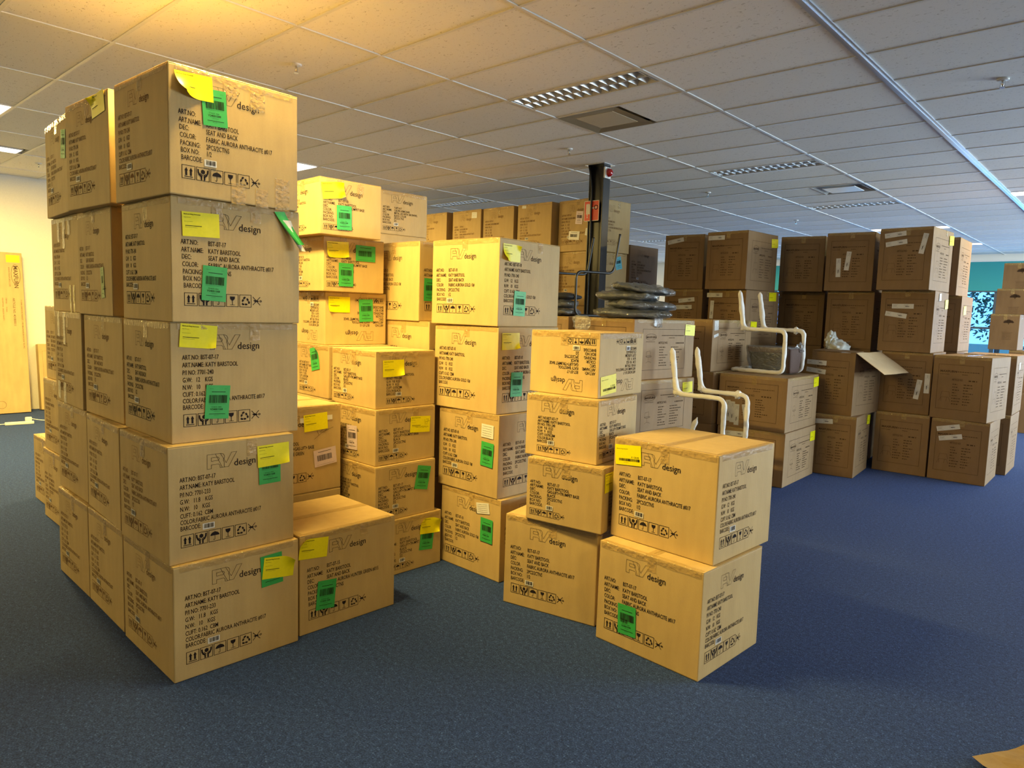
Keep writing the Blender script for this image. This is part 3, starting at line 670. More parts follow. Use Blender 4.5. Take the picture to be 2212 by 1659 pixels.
BOXES = {
'LA1': ('A', -2.936, 1.152, 0.0, 88.836, 0.604, 0.574, 0.507),
'LA2': ('A', -2.959, 1.147, 0.507, 89.259, 0.569, 0.569, 0.506),
'LA3': ('A', -3.013, 1.186, 1.012, 88.786, 0.564, 0.58, 0.514),
'LA4': ('A', -2.997, 1.19, 1.526, 89.834, 0.552, 0.579, 0.516),
'LA5': ('A', -2.973, 1.178, 2.042, 91.69, 0.551, 0.579, 0.514),
'LB1': ('A', -3.573, 1.171, 0.0, 88.255, 0.553, 0.565, 0.507),
'LB2': ('A', -3.583, 1.169, 0.507, 86.63, 0.577, 0.565, 0.5),
'LB3': ('A', -3.651, 1.217, 1.007, 89.895, 0.558, 0.565, 0.521),
'LB4': ('A', -3.694, 1.193, 1.528, 88.308, 0.551, 0.565, 0.524),
'LB5': ('A', -3.616, 1.168, 2.051, 92.274, 0.549, 0.565, 0.514),
'LC1': ('A', -4.133, 1.188, 0.0, 88.933, 0.557, 0.565, 0.505),
'LC2': ('A', -4.192, 1.211, 0.505, 88.905, 0.546, 0.565, 0.503),
'LC3': ('A', -4.23, 1.21, 1.008, 87.899, 0.552, 0.565, 0.523),
'LC4': ('A', -4.3, 1.228, 1.531, 87.918, 0.554, 0.565, 0.531),
'LC5': ('A', -4.276, 1.183, 2.062, 85.981, 0.54, 0.565, 0.508),
'MAY': ('B', -3.831, 2.468, 0.0, 87.933, 0.456, 0.452, 0.341),
'MAX': ('B', -3.831, 2.468, 0.341, 87.933, 0.456, 0.452, 0.341),
'MA0': ('B', -3.831, 2.468, 0.681, 87.42, 0.456, 0.452, 0.341),
'MA1': ('B', -3.831, 2.468, 1.022, 86.907, 0.456, 0.452, 0.34),
'MA2': ('B', -3.901, 2.485, 1.362, 86.394, 0.456, 0.457, 0.34),
'MA3': ('B', -3.866, 2.448, 1.702, 86.761, 0.456, 0.447, 0.344),
'MA4': ('B', -3.788, 2.374, 2.045, 87.427, 0.456, 0.439, 0.341),
'MB1': ('B', -3.282, 2.488, 0.0, 88.289, 0.456, 0.452, 0.343),
'MB2': ('B', -3.295, 2.441, 0.343, 88.81, 0.456, 0.455, 0.336),
'MB3': ('B', -3.317, 2.455, 0.679, 89.302, 0.456, 0.454, 0.335),
'MB4': ('B', -3.344, 2.471, 1.014, 88.986, 0.467, 0.45, 0.341),
'MC1': ('A', -2.957, 1.752, 0.0, 88.836, 0.555, 0.565, 0.502),
'GA1': ('A', -2.763, 2.955, 0.0, 88.766, 0.537, 0.565, 0.501),
'GA2': ('A', -2.797, 2.953, 0.501, 89.184, 0.533, 0.565, 0.502),
'GA3': ('A', -2.827, 2.957, 1.003, 90.856, 0.548, 0.565, 0.52),
'GA4': ('A', -2.83, 2.949, 1.523, 91.549, 0.566, 0.572, 0.514),
'RS1': ('A', -2.015, 2.89, 0.0, 101.302, 0.558, 0.565, 0.505),
'RS2': ('B', -1.98, 2.861, 0.505, 98.169, 0.455, 0.452, 0.338),
'RS3': ('B', -2.054, 2.9, 0.843, 96.816, 0.444, 0.442, 0.333),
'RS4': ('B', -2.112, 2.968, 1.176, 93.481, 0.447, 0.461, 0.342),
'RR1': ('A', -1.367, 2.776, 0.0, 87.222, 0.578, 0.56, 0.502),
'RR2': ('A', -1.38, 2.883, 0.502, 87.033, 0.579, 0.546, 0.505),
'S1': ('K', -2.528, 6.652, 0.0, 92.127, 0.687, 0.909, 0.528),
'S2': ('K', -2.547, 6.672, 0.528, 91.811, 0.687, 0.907, 0.53),
'T0': ('K', -3.235, 5.046, 0.0, 84.354, 0.687, 0.908, 0.527),
'T1': ('K', -3.235, 5.046, 0.527, 84.354, 0.687, 0.908, 0.527),
'T2': ('K', -3.28, 5.096, 1.054, 84.764, 0.687, 0.908, 0.527),
'U0': ('K', -3.268, 6.588, 0.0, 89.625, 0.687, 0.908, 0.531),
'U1': ('K', -3.268, 6.588, 0.531, 89.625, 0.687, 0.908, 0.531),
'U2': ('K', -3.326, 6.623, 1.062, 89.625, 0.687, 0.908, 0.531),
'P0': ('M', -4.068, 7.765, 0.0, 91.0, 0.5, 0.689, 0.649),
'P1': ('M', -4.068, 7.765, 0.649, 92.0, 0.5, 0.689, 0.649),
'P1a': ('M', -4.058, 7.765, 1.299, 93.0, 0.5, 0.688, 0.649),
'P1b': ('M', -4.068, 7.759, 1.948, 95.087, 0.505, 0.689, 0.652),
'PP0': ('M', -3.44, 7.605, 0.0, 86.942, 0.5, 0.689, 0.647),
'PP1': ('M', -3.44, 7.605, 0.647, 84.355, 0.5, 0.689, 0.647),
'P2a': ('M', -3.44, 7.605, 1.293, 81.768, 0.5, 0.693, 0.647),
'P2b': ('M', -3.421, 7.528, 1.94, 85.561, 0.514, 0.689, 0.65),
'R1': ('M', -2.19, 7.657, 0.0, 94.99, 0.418, 0.682, 0.638),
'R2': ('M', -2.264, 7.705, 0.638, 84.896, 0.454, 0.689, 0.659),
'QL1': ('M', -1.677, 8.371, 0.0, 92.473, 0.522, 0.689, 0.652),
'QL2': ('M', -1.706, 8.414, 0.652, 91.528, 0.498, 0.689, 0.662),
'P5a': ('M', -1.732, 8.375, 1.314, 90.84, 0.516, 0.689, 0.655),
'P5b': ('M', -1.768, 8.238, 1.969, 85.999, 0.515, 0.692, 0.648),
'QR1': ('M', -1.142, 8.371, 0.0, 90.663, 0.518, 0.694, 0.643),
'QR2': ('M', -1.175, 8.344, 0.643, 84.456, 0.522, 0.692, 0.659),
'P40': ('M', -2.366, 8.559, 0.0, 93.874, 0.5, 0.689, 0.656),
'P41': ('M', -2.366, 8.559, 0.656, 94.007, 0.5, 0.689, 0.656),
'P4a': ('M', -2.366, 8.559, 1.311, 94.139, 0.504, 0.689, 0.651),
'P4b': ('M', -2.377, 8.459, 1.962, 95.081, 0.503, 0.689, 0.653),
'P30': ('M', -3.009, 8.855, 0.0, 95.182, 0.5, 0.689, 0.656),
'P31': ('M', -3.009, 8.855, 0.656, 97.067, 0.5, 0.689, 0.656),
'P3a': ('M', -3.009, 8.855, 1.312, 98.951, 0.505, 0.689, 0.649),
'P3b': ('M', -2.978, 8.66, 1.961, 100.239, 0.503, 0.689, 0.655),
'P60': ('M', -1.69, 9.507, 0.0, 90.614, 0.5, 0.689, 0.653),
'P61': ('M', -1.69, 9.507, 0.653, 90.544, 0.5, 0.689, 0.653),
'P6a': ('M', -1.69, 9.507, 1.307, 90.474, 0.5, 0.689, 0.649),
'P6b': ('M', -1.727, 9.34, 1.956, 90.254, 0.5, 0.688, 0.655),
'LD1': ('A', -5.423, 1.429, 0.0, 88.933, 0.555, 0.565, 0.511),
'LD2': ('A', -5.4, 1.439, 0.511, 88.878, 0.555, 0.565, 0.516),
'LD3': ('A', -5.376, 1.456, 1.027, 88.79, 0.555, 0.565, 0.518),
'LE1': ('A', -5.998, 1.506, 0.0, 88.933, 0.555, 0.565, 0.517),
'MC0': ('A', -3.606, 1.84, 0.0, 88.836, 0.555, 0.565, 0.515),
'MC2': ('A', -3.606, 1.84, 0.515, 88.836, 0.555, 0.565, 0.512),
'GB1': ('A', -3.446, 2.961, 0.0, 88.766, 0.555, 0.565, 0.51),
'GB2': ('A', -3.446, 2.961, 0.51, 88.766, 0.555, 0.565, 0.51),
'GB3': ('A', -3.446, 2.961, 1.02, 88.766, 0.555, 0.565, 0.51),
'GB4': ('A', -3.547, 2.954, 1.53, 88.766, 0.555, 0.565, 0.516),
'H0': ('A', -4.698, 3.497, 0.0, 84.081, 0.555, 0.565, 0.512),
'H1': ('A', -4.698, 3.497, 0.512, 84.081, 0.555, 0.565, 0.512),
'H2': ('A', -4.698, 3.497, 1.025, 84.081, 0.555, 0.565, 0.512),
'H3': ('B', -4.698, 3.497, 1.537, 84.081, 0.456, 0.452, 0.335),
'H4': ('B', -4.698, 3.497, 1.872, 84.081, 0.456, 0.452, 0.335),
'H5': ('B', -4.698, 3.497, 2.207, 84.081, 0.456, 0.452, 0.347),
'QF1': ('M', -1.076, 9.185, 0.0, 90.407, 0.5, 0.684, 0.653),
'QF2': ('M', -1.083, 9.281, 0.653, 90.407, 0.5, 0.689, 0.651),
'N0': ('N', -4.78, 6.54, 0.0, 84.0, 0.596, 0.596, 0.567),
'N1': ('N', -4.78, 6.54, 0.567, 84.0, 0.596, 0.596, 0.567),
'N2': ('N', -4.78, 6.54, 1.134, 84.0, 0.596, 0.596, 0.567),
'N3': ('N', -4.83, 6.55, 1.701, 82.0, 0.58, 0.6, 0.63),
'N4': ('N', -4.78, 6.54, 2.331, 84.0, 0.596, 0.596, 0.592),
'K1_0': ('N', -7.25, 6.5, 0.0, 87.0, 0.572, 0.572, 0.584),
'K1_1': ('N', -7.25, 6.5, 0.584, 87.0, 0.572, 0.572, 0.584),
'K1_2': ('N', -7.25, 6.5, 1.168, 87.0, 0.572, 0.572, 0.584),
'K1_3': ('N', -7.25, 6.5, 1.752, 87.0, 0.572, 0.572, 0.584),
'K1_4': ('N', -7.25, 6.5, 2.336, 87.0, 0.572, 0.572, 0.584),
'K2_0': ('N', -6.61, 6.52, 0.0, 87.0, 0.572, 0.572, 0.584),
'K2_1': ('N', -6.61, 6.52, 0.584, 87.0, 0.572, 0.572, 0.584),
'K2_2': ('N', -6.61, 6.52, 1.168, 87.0, 0.572, 0.572, 0.584),
'K2_3': ('N', -6.61, 6.52, 1.752, 87.0, 0.572, 0.572, 0.584),
'K2_4': ('N', -6.61, 6.52, 2.336, 87.0, 0.572, 0.572, 0.584),
'K3_0': ('N', -6.03, 6.52, 0.0, 87.0, 0.572, 0.572, 0.584),
'K3_1': ('N', -6.03, 6.52, 0.584, 87.0, 0.572, 0.572, 0.584),
'K3_2': ('N', -6.03, 6.52, 1.168, 87.0, 0.572, 0.572, 0.584),
'K3_3': ('N', -6.03, 6.52, 1.752, 87.0, 0.572, 0.572, 0.584),
'K3_4': ('N', -6.03, 6.52, 2.336, 87.0, 0.572, 0.572, 0.584),
'K4_0': ('N', -5.42, 6.52, 0.0, 87.0, 0.572, 0.572, 0.584),
'K4_1': ('N', -5.42, 6.52, 0.584, 87.0, 0.572, 0.572, 0.584),
'K4_2': ('N', -5.42, 6.52, 1.168, 87.0, 0.572, 0.572, 0.584),
'K4_3': ('N', -5.42, 6.52, 1.752, 87.0, 0.572, 0.572, 0.584),
'K4_4': ('N', -5.42, 6.52, 2.336, 87.0, 0.572, 0.572, 0.584),
'O0': ('M', -5.62, 8.53, 0.0, 87.0, 0.5, 0.7, 0.651),
'O1': ('M', -5.62, 8.53, 0.651, 87.0, 0.5, 0.7, 0.651),
'O2': ('M', -5.62, 8.53, 1.302, 87.0, 0.5, 0.7, 0.651),
'O3': ('M', -5.62, 8.53, 1.953, 87.0, 0.5, 0.7, 0.651),
'TL0': ('K', -4.03, 5.15, 0.0, 88.0, 0.687, 0.908, 0.527),
'TL1': ('K', -4.03, 5.15, 0.527, 88.0, 0.687, 0.908, 0.527),
'TL2': ('K', -4.03, 5.15, 1.054, 88.0, 0.687, 0.908, 0.527),
'XB0': ('K', -2.45, 5.2, 0.0, 90.0, 0.687, 0.908, 0.497),
'KL0': ('N', -5.4, 5.25, 0.0, 88.0, 0.57, 0.57, 0.575),
'KL1': ('N', -5.4, 5.25, 0.575, 88.0, 0.57, 0.57, 0.575),
'KL2': ('N', -5.4, 5.25, 1.15, 88.0, 0.57, 0.57, 0.575),
'KL3': ('N', -5.4, 5.25, 1.725, 88.0, 0.57, 0.57, 0.575),
'KM0': ('N', -6.02, 5.25, 0.0, 88.0, 0.57, 0.57, 0.575),
'KM1': ('N', -6.02, 5.25, 0.575, 88.0, 0.57, 0.57, 0.575),
'KM2': ('N', -6.02, 5.25, 1.15, 88.0, 0.57, 0.57, 0.575),
'KM3': ('N', -6.02, 5.25, 1.725, 88.0, 0.57, 0.57, 0.575),
'V1_0': ('M', -3.42, 9.72, 0.0, 90.0, 0.5, 0.69, 0.64),
'V1_1': ('M', -3.42, 9.72, 0.64, 90.0, 0.5, 0.69, 0.64),
'V1_2': ('M', -3.42, 9.72, 1.28, 90.0, 0.5, 0.69, 0.64),
'V1_3': ('M', -3.42, 9.72, 1.92, 90.0, 0.5, 0.69, 0.64),
'V2_0': ('M', -2.86, 9.72, 0.0, 90.0, 0.5, 0.69, 0.64),
'V2_1': ('M', -2.86, 9.72, 0.64, 90.0, 0.5, 0.69, 0.64),
'V2_2': ('M', -2.86, 9.72, 1.28, 90.0, 0.5, 0.69, 0.64),
'V2_3': ('M', -2.86, 9.72, 1.92, 90.0, 0.5, 0.69, 0.64),
'V3_0': ('M', -4.02, 8.8, 0.0, 90.0, 0.5, 0.69, 0.64),
'V3_1': ('M', -4.02, 8.8, 0.64, 90.0, 0.5, 0.69, 0.64),
'V3_2': ('M', -4.02, 8.8, 1.28, 90.0, 0.5, 0.69, 0.64),
'V3_3': ('M', -4.02, 8.8, 1.92, 90.0, 0.5, 0.69, 0.64),
'V4_0': ('M', -4.6, 8.85, 0.0, 90.0, 0.5, 0.69, 0.64),
'V4_1': ('M', -4.6, 8.85, 0.64, 90.0, 0.5, 0.69, 0.64),
'V4_2': ('M', -4.6, 8.85, 1.28, 90.0, 0.5, 0.69, 0.64),
'V4_3': ('M', -4.6, 8.85, 1.92, 90.0, 0.5, 0.69, 0.64),
'V5_0': ('M', -2.24, 10.28, 0.0, 90.0, 0.5, 0.69, 0.64),
'V5_1': ('M', -2.24, 10.28, 0.64, 90.0, 0.5, 0.69, 0.64),
'V5_2': ('M', -2.24, 10.28, 1.28, 90.0, 0.5, 0.69, 0.64),
'V5_3': ('M', -2.24, 10.28, 1.92, 90.0, 0.5, 0.69, 0.64),
'W0': ('W', -1.25, 13.12, 0.0, 88.0, 0.38, 0.5, 0.63),
'W1': ('W', -1.27, 13.12, 0.63, 88.0, 0.38, 0.5, 0.63),
'W2': ('W', -1.55, 13.12, 1.26, 88.0, 0.38, 0.5, 0.55),
'W3': ('W', -1.5, 13.12, 1.81, 88.0, 0.38, 0.5, 0.39),
'W4': ('W', -1.44, 13.12, 2.2, 88.0, 0.38, 0.5, 0.39),
}
STICK = {
'LA5': [('R', 'green', 0.188, 0.374, 0.106, 0.142, 3.4), ('R', 'yellow', 0.103, 0.44, 0.157, 0.094, 3.4)],
'LA4': [('R', 'yellow', 0.122, 0.408, 0.159, 0.104, 1.7), ('R', 'green', 0.176, 0.166, 0.106, 0.145, -3.4)],
'LA3': [('R', 'yellow', 0.116, 0.455, 0.154, 0.102, -4.4), ('R', 'green', 0.194, 0.168, 0.108, 0.145, -4.0)],
'LA2': [('R', 'green', 0.448, 0.36, 0.104, 0.102, 0.8), ('R', 'yellow', 0.466, 0.418, 0.154, 0.104, 1.7)],
'LA1': [('R', 'green', 0.438, 0.392, 0.106, 0.147, 2.8), ('R', 'yellow', 0.472, 0.396, 0.156, 0.102, -6.7)],
'LB5': [('L', 'yellow', 0.434, 0.462, 0.165, 0.097, 6.6)],
'LB4': [('L', 'palegreen', 0.412, 0.163, 0.096, 0.152, 5.3)],
'LC5': [('L', 'green', 0.454, 0.358, 0.107, 0.136, -7.5)],
'MA4': [('R', 'yellow', 0.09, 0.269, 0.148, 0.099, 8.6), ('R', 'green', 0.166, 0.112, 0.106, 0.146, 1.3)],
'MA3': [('R', 'yellow', 0.102, 0.264, 0.154, 0.101, 2.3), ('R', 'greenwide', 0.303, 0.254, 0.145, 0.101, -0.1), ('R', 'green', 0.159, 0.11, 0.107, 0.144, -0.2)],
'MA2': [('R', 'yellow', 0.1, 0.26, 0.157, 0.101, -0.1), ('R', 'green', 0.298, 0.226, 0.108, 0.147, 2.4)],
'MA1': [('L', 'green', 0.284, 0.247, 0.126, 0.138, 11.7)],
'MB4': [('R', 'yellow', 0.127, 0.24, 0.155, 0.098, 0.8)],
'MB3': [('L', 'pink', 0.219, 0.143, 0.109, 0.138, 2.6), ('R', 'yellow', 0.332, 0.224, 0.15, 0.099, -3.3)],
'MB2': [('R', 'green', 0.353, 0.228, 0.104, 0.138, -11.2)],
'MB1': [('R', 'green', 0.336, 0.181, 0.102, 0.088, -6.7), ('R', 'yellow', 0.36, 0.258, 0.139, 0.075, -5.2)],
'MC2': [('R', 'whitetape', 0.398, 0.435, 0.212, 0.028, 1.6), ('R', 'yellow', 0.393, 0.417, 0.153, 0.104, 3.6), ('R', 'pinkwide', 0.456, 0.203, 0.149, 0.1, 6.2)],
'MC1': [('R', 'yellow', 0.074, 0.43, 0.159, 0.114, -5.8), ('R', 'green', 0.144, 0.177, 0.099, 0.146, -5.2)],
'GA4': [('R', 'yellow', 0.106, 0.432, 0.156, 0.09, -0.4), ('R', 'green', 0.188, 0.138, 0.107, 0.148, -2.4)],
'GB4': [('R', 'green', 0.092, 0.207, 0.097, 0.145, -0.7)],
'GA3': [('R', 'yellow', 0.108, 0.434, 0.161, 0.097, 0.4), ('R', 'green', 0.17, 0.173, 0.098, 0.145, -1.7)],
'GA2': [('L', 'white', 0.44, 0.398, 0.103, 0.081, -1.5), ('L', 'green', 0.442, 0.258, 0.1, 0.143, -3.3)],
'GA1': [('L', 'white', 0.386, 0.423, 0.111, 0.067, 8.9), ('L', 'green', 0.422, 0.294, 0.105, 0.152, -0.8)],
'RS4': [('R', 'yellowbar', 0.099, 0.069, 0.176, 0.101, 4.7)],
'RS2': [('R', 'yellow', 0.095, 0.261, 0.132, 0.101, 0.9)],
'RR2': [('L', 'yellowbar', 0.088, 0.426, 0.153, 0.1, 4.9)],
'RR1': [('L', 'green', 0.184, 0.152, 0.102, 0.157, 2.6)],
'T2': [('R', 'yellow', 0.832, 0.437, 0.156, 0.097, -2.5)],
'T1': [('R', 'yellow', 0.804, 0.44, 0.127, 0.087, 2.4)],
'U2': [('R', 'yellow', 0.954, 0.471, 0.164, 0.072, -1.3)],
'S2': [('R', 'yellow', 0.833, 0.454, 0.159, 0.087, 2.4), ('L', 'ship', 0.114, 0.161, 0.045, 0.207, 4.3), ('L', 'ship', 0.156, 0.15, 0.044, 0.207, 0.5), ('L', 'ship', 0.203, 0.128, 0.038, 0.211, 0.3), ('L', 'ship', 0.296, 0.136, 0.049, 0.207, 10.6)],
'S1': [('R', 'yellow', 0.819, 0.418, 0.118, 0.096, -0.5), ('L', 'ship', 0.194, 0.468, 0.191, 0.052, 2.6)],
'P2b': [('R', 'yellow', 0.614, 0.554, 0.147, 0.105, 4), ('L', 'ship', 0.12, 0.584, 0.218, 0.102, -0.3)],
'P2a': [('R', 'yellow', 0.549, 0.583, 0.121, 0.092, 1.7), ('L', 'ship', 0.087, 0.584, 0.228, 0.058, 0.1), ('L', 'ship', 0.057, 0.414, 0.052, 0.207, -1.5)],
'P1b': [('L', 'ship', 0.136, 0.58, 0.209, 0.095, 10.1)],
'P1a': [('L', 'ship', 0.294, 0.517, 0.214, 0.045, 6.6), ('L', 'ship', 0.264, 0.431, 0.207, 0.045, 2.2)],
'R2': [('L', 'ship', 0.055, 0.535, 0.212, 0.067, -1.4), ('L', 'ship', 0.053, 0.447, 0.211, 0.047, -5.2)],
'R1': [('L', 'ship', 0.084, 0.564, 0.124, 0.082, 3.7), ('R', 'yellow', 0.584, 0.56, 0.139, 0.098, -2.9)],
'P4b': [('L', 'ship', 0.235, 0.337, 0.047, 0.209, -5.4), ('L', 'ship', 0.141, 0.262, 0.052, 0.213, 1.6)],
'P5b': [('L', 'ship', 0.154, 0.581, 0.212, 0.056, 6.4), ('L', 'ship', 0.17, 0.492, 0.212, 0.047, 8.2), ('L', 'ship', 0.432, 0.476, 0.052, 0.202, -10.2), ('R', 'yellow', 0.617, 0.554, 0.138, 0.092, 4)],
'P5a': [('L', 'ship', 0.22, 0.487, 0.214, 0.052, 0.2), ('L', 'ship', 0.16, 0.394, 0.21, 0.053, -7.9), ('R', 'white', 0.239, 0.593, 0.1, 0.075, 4), ('R', 'yellow', 0.587, 0.526, 0.201, 0.09, 4)],
'P6a': [('R', 'yellow', 0.217, 0.484, 0.158, 0.089, 4)],
'QL2': [('L', 'ship', 0.378, 0.268, 0.049, 0.211, -7.6), ('L', 'ship', 0.46, 0.34, 0.036, 0.209, 0.2)],
'QR1': [('L', 'ship', 0.156, 0.556, 0.219, 0.04, 13.4), ('L', 'ship', 0.183, 0.458, 0.209, 0.049, 12.4)],
'QF2': [('R', 'white', 0.258, 0.532, 0.1, 0.075, 4)],
'N4': [('L', 'pink', 0.333, 0.382, 0.126, 0.153, -5.8), ('L', 'whitebar', 0.26, 0.182, 0.175, 0.1, -4.7), ('L', 'white', 0.47, 0.212, 0.063, 0.081, -9.5)],
'N3': [('R', 'blue', 0.453, 0.515, 0.094, 0.15, 13.8)],
'K2_4': [('L', 'white', 0.442, 0.512, 0.1, 0.075, -3.0)],
'K4_4': [('L', 'white', 0.11, 0.554, 0.068, 0.033, -3.8)],
}
# stack key prefix -> (place phrase, [box keys bottom to top], group)
STACKS = [
 (['LA1', 'LA2', 'LA3', 'LA4', 'LA5'], 'the nearest tall stack at left', 'cartons of the nearest left stack'),
 (['LB1', 'LB2', 'LB3', 'LB4', 'LB5'], 'the second stack back at left', 'cartons of the left row'),
 (['LC1', 'LC2', 'LC3', 'LC4', 'LC5'], 'the third stack back at left', 'cartons of the left row'),
 (['LD1', 'LD2', 'LD3'], 'the fourth, lower stack of the left row', 'cartons of the left row'),
 (['LE1'], 'the far end of the left row', 'cartons of the left row'),
 (['MC0', 'MC2'], 'the pair just right of the nearest left stack', 'large cartons beside the left stack'),
 (['MC1'], 'the floor against the nearest left stack', 'large cartons beside the left stack'),
 (['MAY', 'MAX', 'MA0', 'MA1', 'MA2', 'MA3', 'MA4'], 'the tall stack of flat cartons at left centre', 'flat barstool cartons'),
 (['MB1', 'MB2', 'MB3', 'MB4'], 'the four-high stack of flat cartons at left centre', 'flat barstool cartons'),
 (['GA1', 'GA2', 'GA3', 'GA4'], 'the central four-high stack', 'central large cartons'),
 (['GB1', 'GB2', 'GB3', 'GB4'], 'the stack behind-left of the central one', 'central large cartons'),
 (['H0', 'H1', 'H2', 'H3', 'H4', 'H5'], 'the stack behind the tall flat cartons', 'cartons behind the flat ones'),
 (['RS1', 'RS2', 'RS3', 'RS4'], 'the stack of small cartons right of centre', 'cartons of the right centre stack'),
 (['RR1', 'RR2'], 'the nearest pair at front right', 'front right pair of cartons'),
 (['TL0', 'TL1', 'TL2'], 'the stack under the black chair frame', 'wide cartons near the column'),
 (['T0', 'T1', 'T2'], 'the stack under the bagged cushions', 'wide cartons near the column'),
 (['U0', 'U1', 'U2'], 'the wide stack behind the white chair frames', 'wide cartons near the column'),
 (['S1', 'S2'], 'the wide pair under the bagged brown seat', 'wide cartons near the column'),
 (['XB0'], 'the floor under the front white chair frame', 'wide cartons near the column'),
 (['KL0', 'KL1', 'KL2', 'KL3'], 'the dim stack behind the central one, right', 'cartons of the back left row'),
 (['KM0', 'KM1', 'KM2', 'KM3'], 'the dim stack behind the central one, left', 'cartons of the back left row'),
 (['K1_%d' % j for j in range(5)], 'the back row, leftmost stack', 'cartons of the back left row'),
 (['K2_%d' % j for j in range(5)], 'the back row, second stack from left', 'cartons of the back left row'),
 (['K3_%d' % j for j in range(5)], 'the back row, third stack from left', 'cartons of the back left row'),
 (['K4_%d' % j for j in range(5)], 'the back row, fourth stack from left', 'cartons of the back left row'),
 (['N0', 'N1', 'N2', 'N3', 'N4'], 'the tall stack behind the black column', 'cartons behind the column'),
 (['O0', 'O1', 'O2', 'O3'], 'the dark stack just right of the column', 'cartons behind the column'),
 (['P0', 'P1', 'P1a', 'P1b'], 'the dark back wall, first stack from left', 'tall chair cartons of the back right wall'),
 (['PP0', 'PP1', 'P2a', 'P2b'], 'the dark back wall, second stack from left', 'tall chair cartons of the back right wall'),
 (['P30', 'P31', 'P3a', 'P3b'], 'the dark back wall, third stack from left', 'tall chair cartons of the back right wall'),
 (['P40', 'P41', 'P4a', 'P4b'], 'the dark back wall, fourth stack from left', 'tall chair cartons of the back right wall'),
 (['QL1', 'QL2', 'P5a', 'P5b'], 'the back wall, four-high stack nearest the window', 'tall chair cartons of the back right wall'),
 (['QR1', 'QR2'], 'the two-high stack nearest the right edge', 'tall chair cartons of the back right wall'),
 (['R1', 'R2'], 'the pair with the opened top carton', 'tall chair cartons of the back right wall'),
 (['P60', 'P61', 'P6a', 'P6b'], 'the stack behind the one nearest the window', 'tall chair cartons of the back right wall'),
 (['QF1', 'QF2'], 'the pair cut by the right edge', 'tall chair cartons of the back right wall'),
 (['V%d_%d' % (a, b) for a in (1, 2, 3, 4, 5) for b in range(4)], 'the unseen row added behind the dark back wall to block light', 'cartons hidden behind nearer stacks'),  # V stacks: unseen, put in to stop window light between the stacks
 (['W0', 'W1', 'W2', 'W3', 'W4'], 'the far stack right of the window', 'cartons with a dark round emblem'),
]
HID = set('MAY MAX MA0 P0 P1 PP0 PP1 P30 P31 P40 P41 P60 P61 T0 U0 GB1 GB2 H0 H1 H2 H3 H4 N0 N1 N2 O0 O1 O2 TL0 TL1 KL0 KL1 KL2 KM0 KM1 KM2 MC0 XB0'.split()) | {'K%d_%d' % (a, b) for a in (1, 2, 3, 4) for b in range(4)} | {'V%d_%d' % (a, b) for a in (1, 2, 3, 4, 5) for b in range(4)}
BOXES['XB0'] = BOXES.get('XB0') or BOXES['XB0']
PR = dict(LA1=('D17', 'P233'), LA2=('D17', 'P233'), LA3=('D17', 'P240'), LA4=('P240', 'D17'), LA5=('P240', 'D17'), MC1=(None, 'D15'), MC2=(None, 'DOL'),
 GA1=('D10', 'D10'), GA2=('P10', 'D10'), GA3=('P10', 'D10'), GA4=('D10', 'P10'), GB3=('D10', 'D10'), GB4=('D10', 'D10'), MA1=('p33', 'd10'), MA2=('p15', 'd15'), MA3=('p10', 'd10'), MA4=('p10', 'd10'),
 MB1=('p17', 'd17'), MB2=('p33', 'd17'), MB3=('p17', 'd17'), MB4=('d17', 'p17'), RS1=('D17', 'P240'), RS2=('d17', 'p17'), RS3=('p17', 'd17'), RS4=('d17', 'p17'), RR1=('D17', 'P240'), RR2=('D17', 'P240'), H5=('d17', 'dca'),
 LB1=('P240', None), LB2=('P233', None), LB3=('D17', None), LB4=('D17', None), LB5=('P240', None), LC1=('P233', None), LC2=('P233', None), LC3=('P240', None), LC4=('P240', None), LC5=('D17', None), LD1=('D17', None), LD2=('P240', None), LD3=('D17', None), LE1=('P240', None),
 N4=('PCA', 'DCA'), N3=('PCA', 'PCA'), K1_4=('PCA', None), K2_4=('DCA', None), K3_4=('PCA', None), K4_4=('PCA', None), O3=(None, 'DCA'), KL3=('DCA', None), KM3=('DCA', None))
LOOK = {'yellow': 'yellow', 'yellowbar': 'yellow price', 'green': 'green', 'greenwide': 'green', 'palegreen': 'pale green', 'pink': 'pink', 'pinkwide': 'pink', 'ship': 'white strip', 'white': 'white', 'blue': 'blue', 'whitebar': 'white'}
ORD = ['bottom', 'second', 'third', 'fourth', 'fifth', 'sixth']
